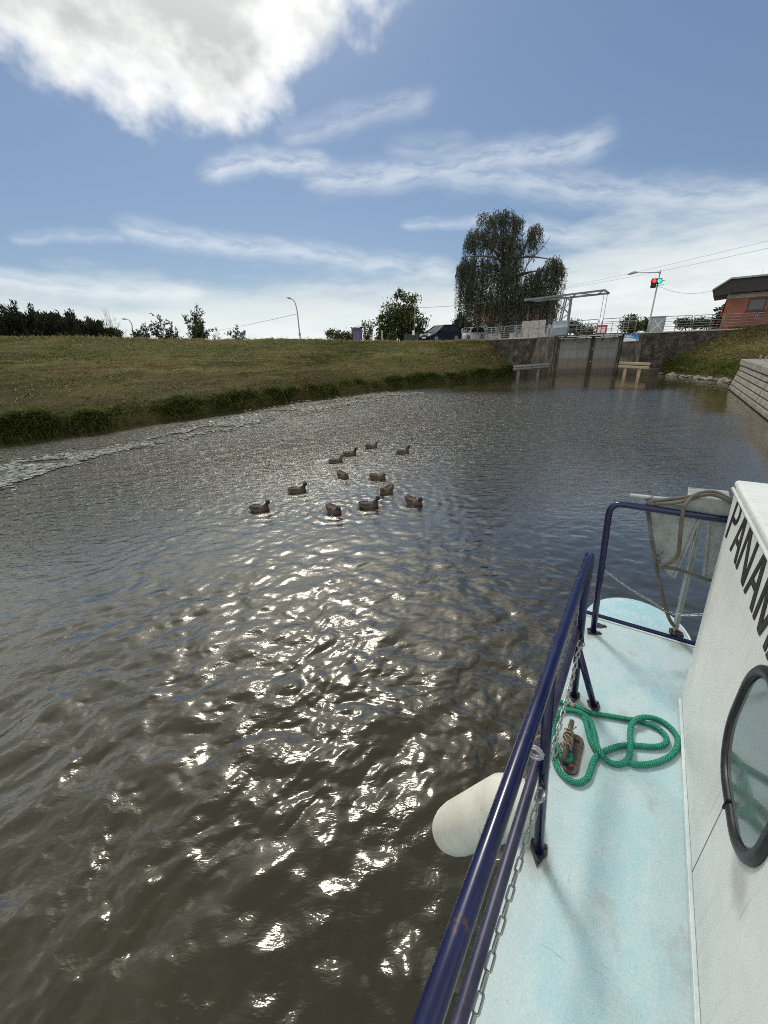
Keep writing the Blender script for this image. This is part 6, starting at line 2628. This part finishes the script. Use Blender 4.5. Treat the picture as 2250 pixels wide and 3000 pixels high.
# ------------------------------------------------------------------ ducks
def _duck(drake):
    def fn(t):
        p = t.coord('Object')
        x, y, z = t.xyz(p)
        n = t.noise(t.mapv(p, scale=(1, 1.4, 1.4)), 34, 4, .65)
        sc_ = t.vor(t.mapv(p, scale=(.8, 1.2, 1.2)), 42)
        hd = t.mul(t.smooth(z, .128, .142), t.smooth(x, .06, .09))
        brown1, brown2 = ((.010, .0075, .005), (.050, .036, .024)) if drake else ((.014, .010, .006), (.075, .053, .033))
        c = t.mix(t.smooth(t.add(n, t.mul(sc_, .35)), .42, .72), brown1, brown2)
        if drake:
            fl = t.mul(t.smooth(z, .098, .075), t.smooth(t.math('ABSOLUTE', t.add(x, .04)), .15, .11))
            c = t.mix(t.mul(fl, .30), c, (.105, .09, .075))
            br = t.smooth(x, .07, .11)
            c = t.mix(br, c, (.055, .030, .022))
        wing = t.mul(t.smooth(z, .085, .10), t.smooth(x, .09, .03))
        c = t.mix(t.mul(wing, .6), c, t.mix(t.smooth(sc_, .2, .5), (.008, .006, .005), (.080, .060, .042)))
        tail = t.smooth(x, -.19, -.225)
        c = t.mix(t.mul(tail, .5), c, (.34, .29, .23))
        hc = t.mix(n, (.010, .014, .012), (.028, .030, .024)) if drake else t.mix(n, (.035, .026, .018), (.13, .10, .07))
        c = t.mix(hd, c, hc)
        return {'Base Color': c, 'Normal': t.bump(t.add(n, sc_), .4, .006)}
    return fn


MD = {True: mat('drake plumage', rough=.65, fn=_duck(True), spec=.3), False: mat('hen plumage', rough=.7, fn=_duck(False), spec=.25)}
MBILL = {True: mat('olive bill', (.15, .14, .05), .4), False: mat('dull orange bill', (.16, .09, .035), .45)}


def duck(label, px_, py_, yaw, drake, neck=1.0, hy=0.0, tailup=0.0, scale=1.0):
    p = atz(px_, py_, 0)
    o = None
    mb = MB()
    st = [(-.285, .105, .006, .004), (-.255, .100, .030, .010), (-.215, .088, .058, .026), (-.16, .066, .084, .058), (-.09, .050, .102, .085), (0, .044, .110, .096), (.07, .046, .104, .092), (.125, .052, .082, .078), (.16, .058, .055, .055), (.182, .062, .022, .024)]
    k = 20
    V = []
    for x, zc, hw, hh in st:
        up = tailup * max(0, -x - .10) * .42
        for j in range(k):
            a = 2 * pi * j / k
            yy, zz = hw * cos(a), hh * sin(a)
            if zz > 0:
                zz *= .92
                yy *= 1 - .12 * abs(sin(a))
            V.append((x, yy, zc + zz + up))
    F = [(i * k + j, i * k + (j + 1) % k, (i + 1) * k + (j + 1) % k, (i + 1) * k + j) for i in range(len(st) - 1) for j in range(k)]
    F += [tuple(range(k))[::-1], tuple(range((len(st) - 1) * k, len(st) * k))]
    mb.add(V, F)
    # folded wing tips
    for s in (-1, 1):
        mb.tube([(-.02, s * .075, .110), (-.12, s * .060, .118 + tailup * .01), (-.21, s * .025, .122 + tailup * .045)], [.028, .024, .006], 8)
    hb = .112 + .090 * neck
    hx = .128 + .050 * neck
    c, s = cos(hy), sin(hy)
    hp = lambda a, b, z: (hx + a * c - b * s, a * s + b * c, hb + z)
    mb.tube([(.105, 0, .085), (.135, 0, .115 + .02 * neck), (hx - .022, .0, hb - .03), hp(-.012, 0, -.006)], [.064, .048, .034, .034], 14)
    mb.tube([hp(-.042, 0, .0), hp(-.030, 0, .004), hp(-.008, 0, .008), hp(.016, 0, .004), hp(.036, 0, -.006), hp(.046, 0, -.010)], [.014, .037, .047, .043, .029, .013], 14)
    me_o = obj('duck', mb, MD[drake], None, smooth=True)
    r = me_o.modifiers.new('blend', 'REMESH')
    r.mode = 'VOXEL'
    r.voxel_size = .006
    r.use_smooth_shade = True
    sm_ = me_o.modifiers.new('soft', 'SMOOTH')
    sm_.iterations = 1
    me_o.location = (p[0], p[1], -.035)
    me_o.rotation_euler = (0, 0, yaw)
    me_o.scale = (scale,) * 3
    tag(me_o, label, 'duck', 'ducks swimming on the canal')
    mb = MB()
    q = [(.036, .015, -.004, .013), (.058, .0135, -.012, .009), (.084, .0145, -.020, .006), (.104, .012, -.023, .004), (.112, .005, -.023, .002)]
    V = []
    for a, wdt, z, h in q:
        for j in range(8):
            b = 2 * pi * j / 8
            V.append(hp(a, wdt * cos(b), z + h * sin(b)))
    mb.add(V, [(i * 8 + j, i * 8 + (j + 1) % 8, (i + 1) * 8 + (j + 1) % 8, (i + 1) * 8 + j) for i in range(4) for j in range(8)] + [tuple(range(8))[::-1], tuple(range(32, 40))])
    obj('bill', mb, MBILL[drake], me_o, smooth=True)
    for sd in (-1, 1):
        mb = MB()
        mb.lathe(hp(.014, sd * .029, .012), (0, sd, .2), [(0, .005), (.004, .0035), (.005, .001)], 8)
        obj('eye', mb, M['black'], me_o, smooth=True)
    return me_o


R_ = radians
duck('nearest left brown duck with dark head, facing right', 763, 1494, R_(-4), True, .95, 0, .35)
duck('brown drake stretched long on the water, second from the left, facing right', 873, 1440, R_(2), True, 1.0, 0, .0)
duck('duck with raised tail and lowered head in the front row, left of the long drake', 980, 1500, R_(-48), True, .35, .3, .9)
duck('largest looking drake in the front row, facing right', 1082, 1484, R_(2), True, 1.0, 0, .1)
duck('rightmost duck in the front row turning towards the boat', 1214, 1475, R_(-42), True, .45, .35, 1.0)
duck('duck seen from behind with tail up, right of the middle group', 1132, 1443, R_(232), False, .45, -.3, 1.3)
duck('brown hen with tucked head, facing right in the middle row', 1108, 1402, R_(-14), False, .25, -.2, .55)
duck('small brown hen with tail up, left in the middle row', 1006, 1398, R_(-52), False, .2, .3, 1.1)
duck('low swimming duck with splashing water behind it', 985, 1354, R_(12), False, .8, .2, -.2)
duck('dark headed drake in the back row beside the splashing duck', 1026, 1333, R_(6), True, 1.0, 0, .0)
duck('farthest brown hen, facing right', 1089, 1311, R_(0), False, .7, .0, .3)
duck('pale sided drake at the right of the back row', 1181, 1327, R_(14), True, 1.0, .0, .1)

# splash behind the low duck
g = np.random.default_rng(4)
c = atz(958, 1352, 0)
V = []
for k in range(150):
    q = c + np.array([g.normal(0, .17), g.normal(0, .10), abs(g.normal(0, .025)) + .005])
    s = g.uniform(.008, .022)
    d = g.normal(size=(4, 3)) * s
    for f in ((0, 1, 2), (0, 2, 3), (0, 3, 1), (1, 3, 2)):
        V.append([q + d[f[0]], q + d[f[1]], q + d[f[2]]])
o = quads('splash', np.array(V), mat('white water', (.78, .80, .82), .25), nv=3)
o['kind'] = 'stuff'

# ------------------------------------------------------------------ floating weed
g = np.random.default_rng(8)
wp_ = [(-60, 1410), (60, 1380), (170, 1352), (270, 1330), (360, 1312), (440, 1296), (520, 1272), (620, 1250), (720, 1230), (820, 1208), (900, 1196), (985, 1182), (1080, 1168), (1160, 1158), (1240, 1150)]
wd_ = [30, 28, 20, 11, 8, 10, 13, 15, 17, 17, 16, 14, 11, 8, 5]
den = [1, 1, .9, .35, .12, .2, .8, 1, 1, 1, 1, 1, 1, .8, .4]
V, SH = [], []
for k in range(26000):
    u = g.random() * (len(wp_) - 1.001)
    i = int(u)
    f = u - i
    if g.random() > den[i] * (1 - f) + den[i + 1] * f:
        continue
    x = wp_[i][0] * (1 - f) + wp_[i + 1][0] * f
    y = wp_[i][1] * (1 - f) + wp_[i + 1][1] * f
    q = atz(x, y + g.normal(0, (wd_[i] * (1 - f) + wd_[i + 1] * f) * .5) , .004)
    n_ = vnoise(np.array([q[0] * 1.1]), np.array([q[1] * 1.1]), 71)[0]
    if n_ < .40:
        continue
    r = g.uniform(.02, .09)
    a0 = g.random() * 2 * pi
    tilt = g.normal(0, .12, 2)
    P = []
    for j in range(6):
        a = a0 + j * pi / 3
        rr2 = r * g.uniform(.55, 1.1)
        ox, oy = rr2 * cos(a) * 1.3, rr2 * sin(a)
        P.append(q + np.array([ox, oy, abs(ox * tilt[0] + oy * tilt[1]) + .012]))
    V.append(P)
    SH.append(g.random())
o = quads('floating_weed', np.array(V), leafmat('floating weed', (.030, .032, .018), (.44, .445, .39), .25, .05), nv=6, attrs={'shade': np.array(SH)})
o['kind'] = 'stuff'
V, SH = [], []
for k in range(500):
    x, y = g.uniform(1930, 2140), 0
    y = 1104 + (x - 1930) * .11 + g.normal(0, 5) + (14 if x > 2040 and g.random() < .5 else 0)
    q = atz(x, y, .004)
    r = g.uniform(.03, .09)
    P = [q + np.array([r * 1.4 * cos(a) * g.uniform(.6, 1), r * sin(a) * g.uniform(.6, 1), .012]) for a in np.arange(6) * pi / 3]
    V.append(P)
    SH.append(g.random() * .6)
o = quads('floating_weed', np.array(V), bpy.data.materials['floating weed'], nv=6, attrs={'shade': np.array(SH)})
o['kind'] = 'stuff'
# fallen twig and branch at the right bank
p = atz(2128, 1141, .03)
mb = MB()
mb.tube([p, p + np.array([.5, -.25, .02]), p + np.array([.9, -.6, .05])], [.03, .035, .02], 6)
tag(obj('driftwood', mb, M['bark'], origin=p), 'short dark stick floating at the quay end', 'stick')
bpy.context.view_layer.update()
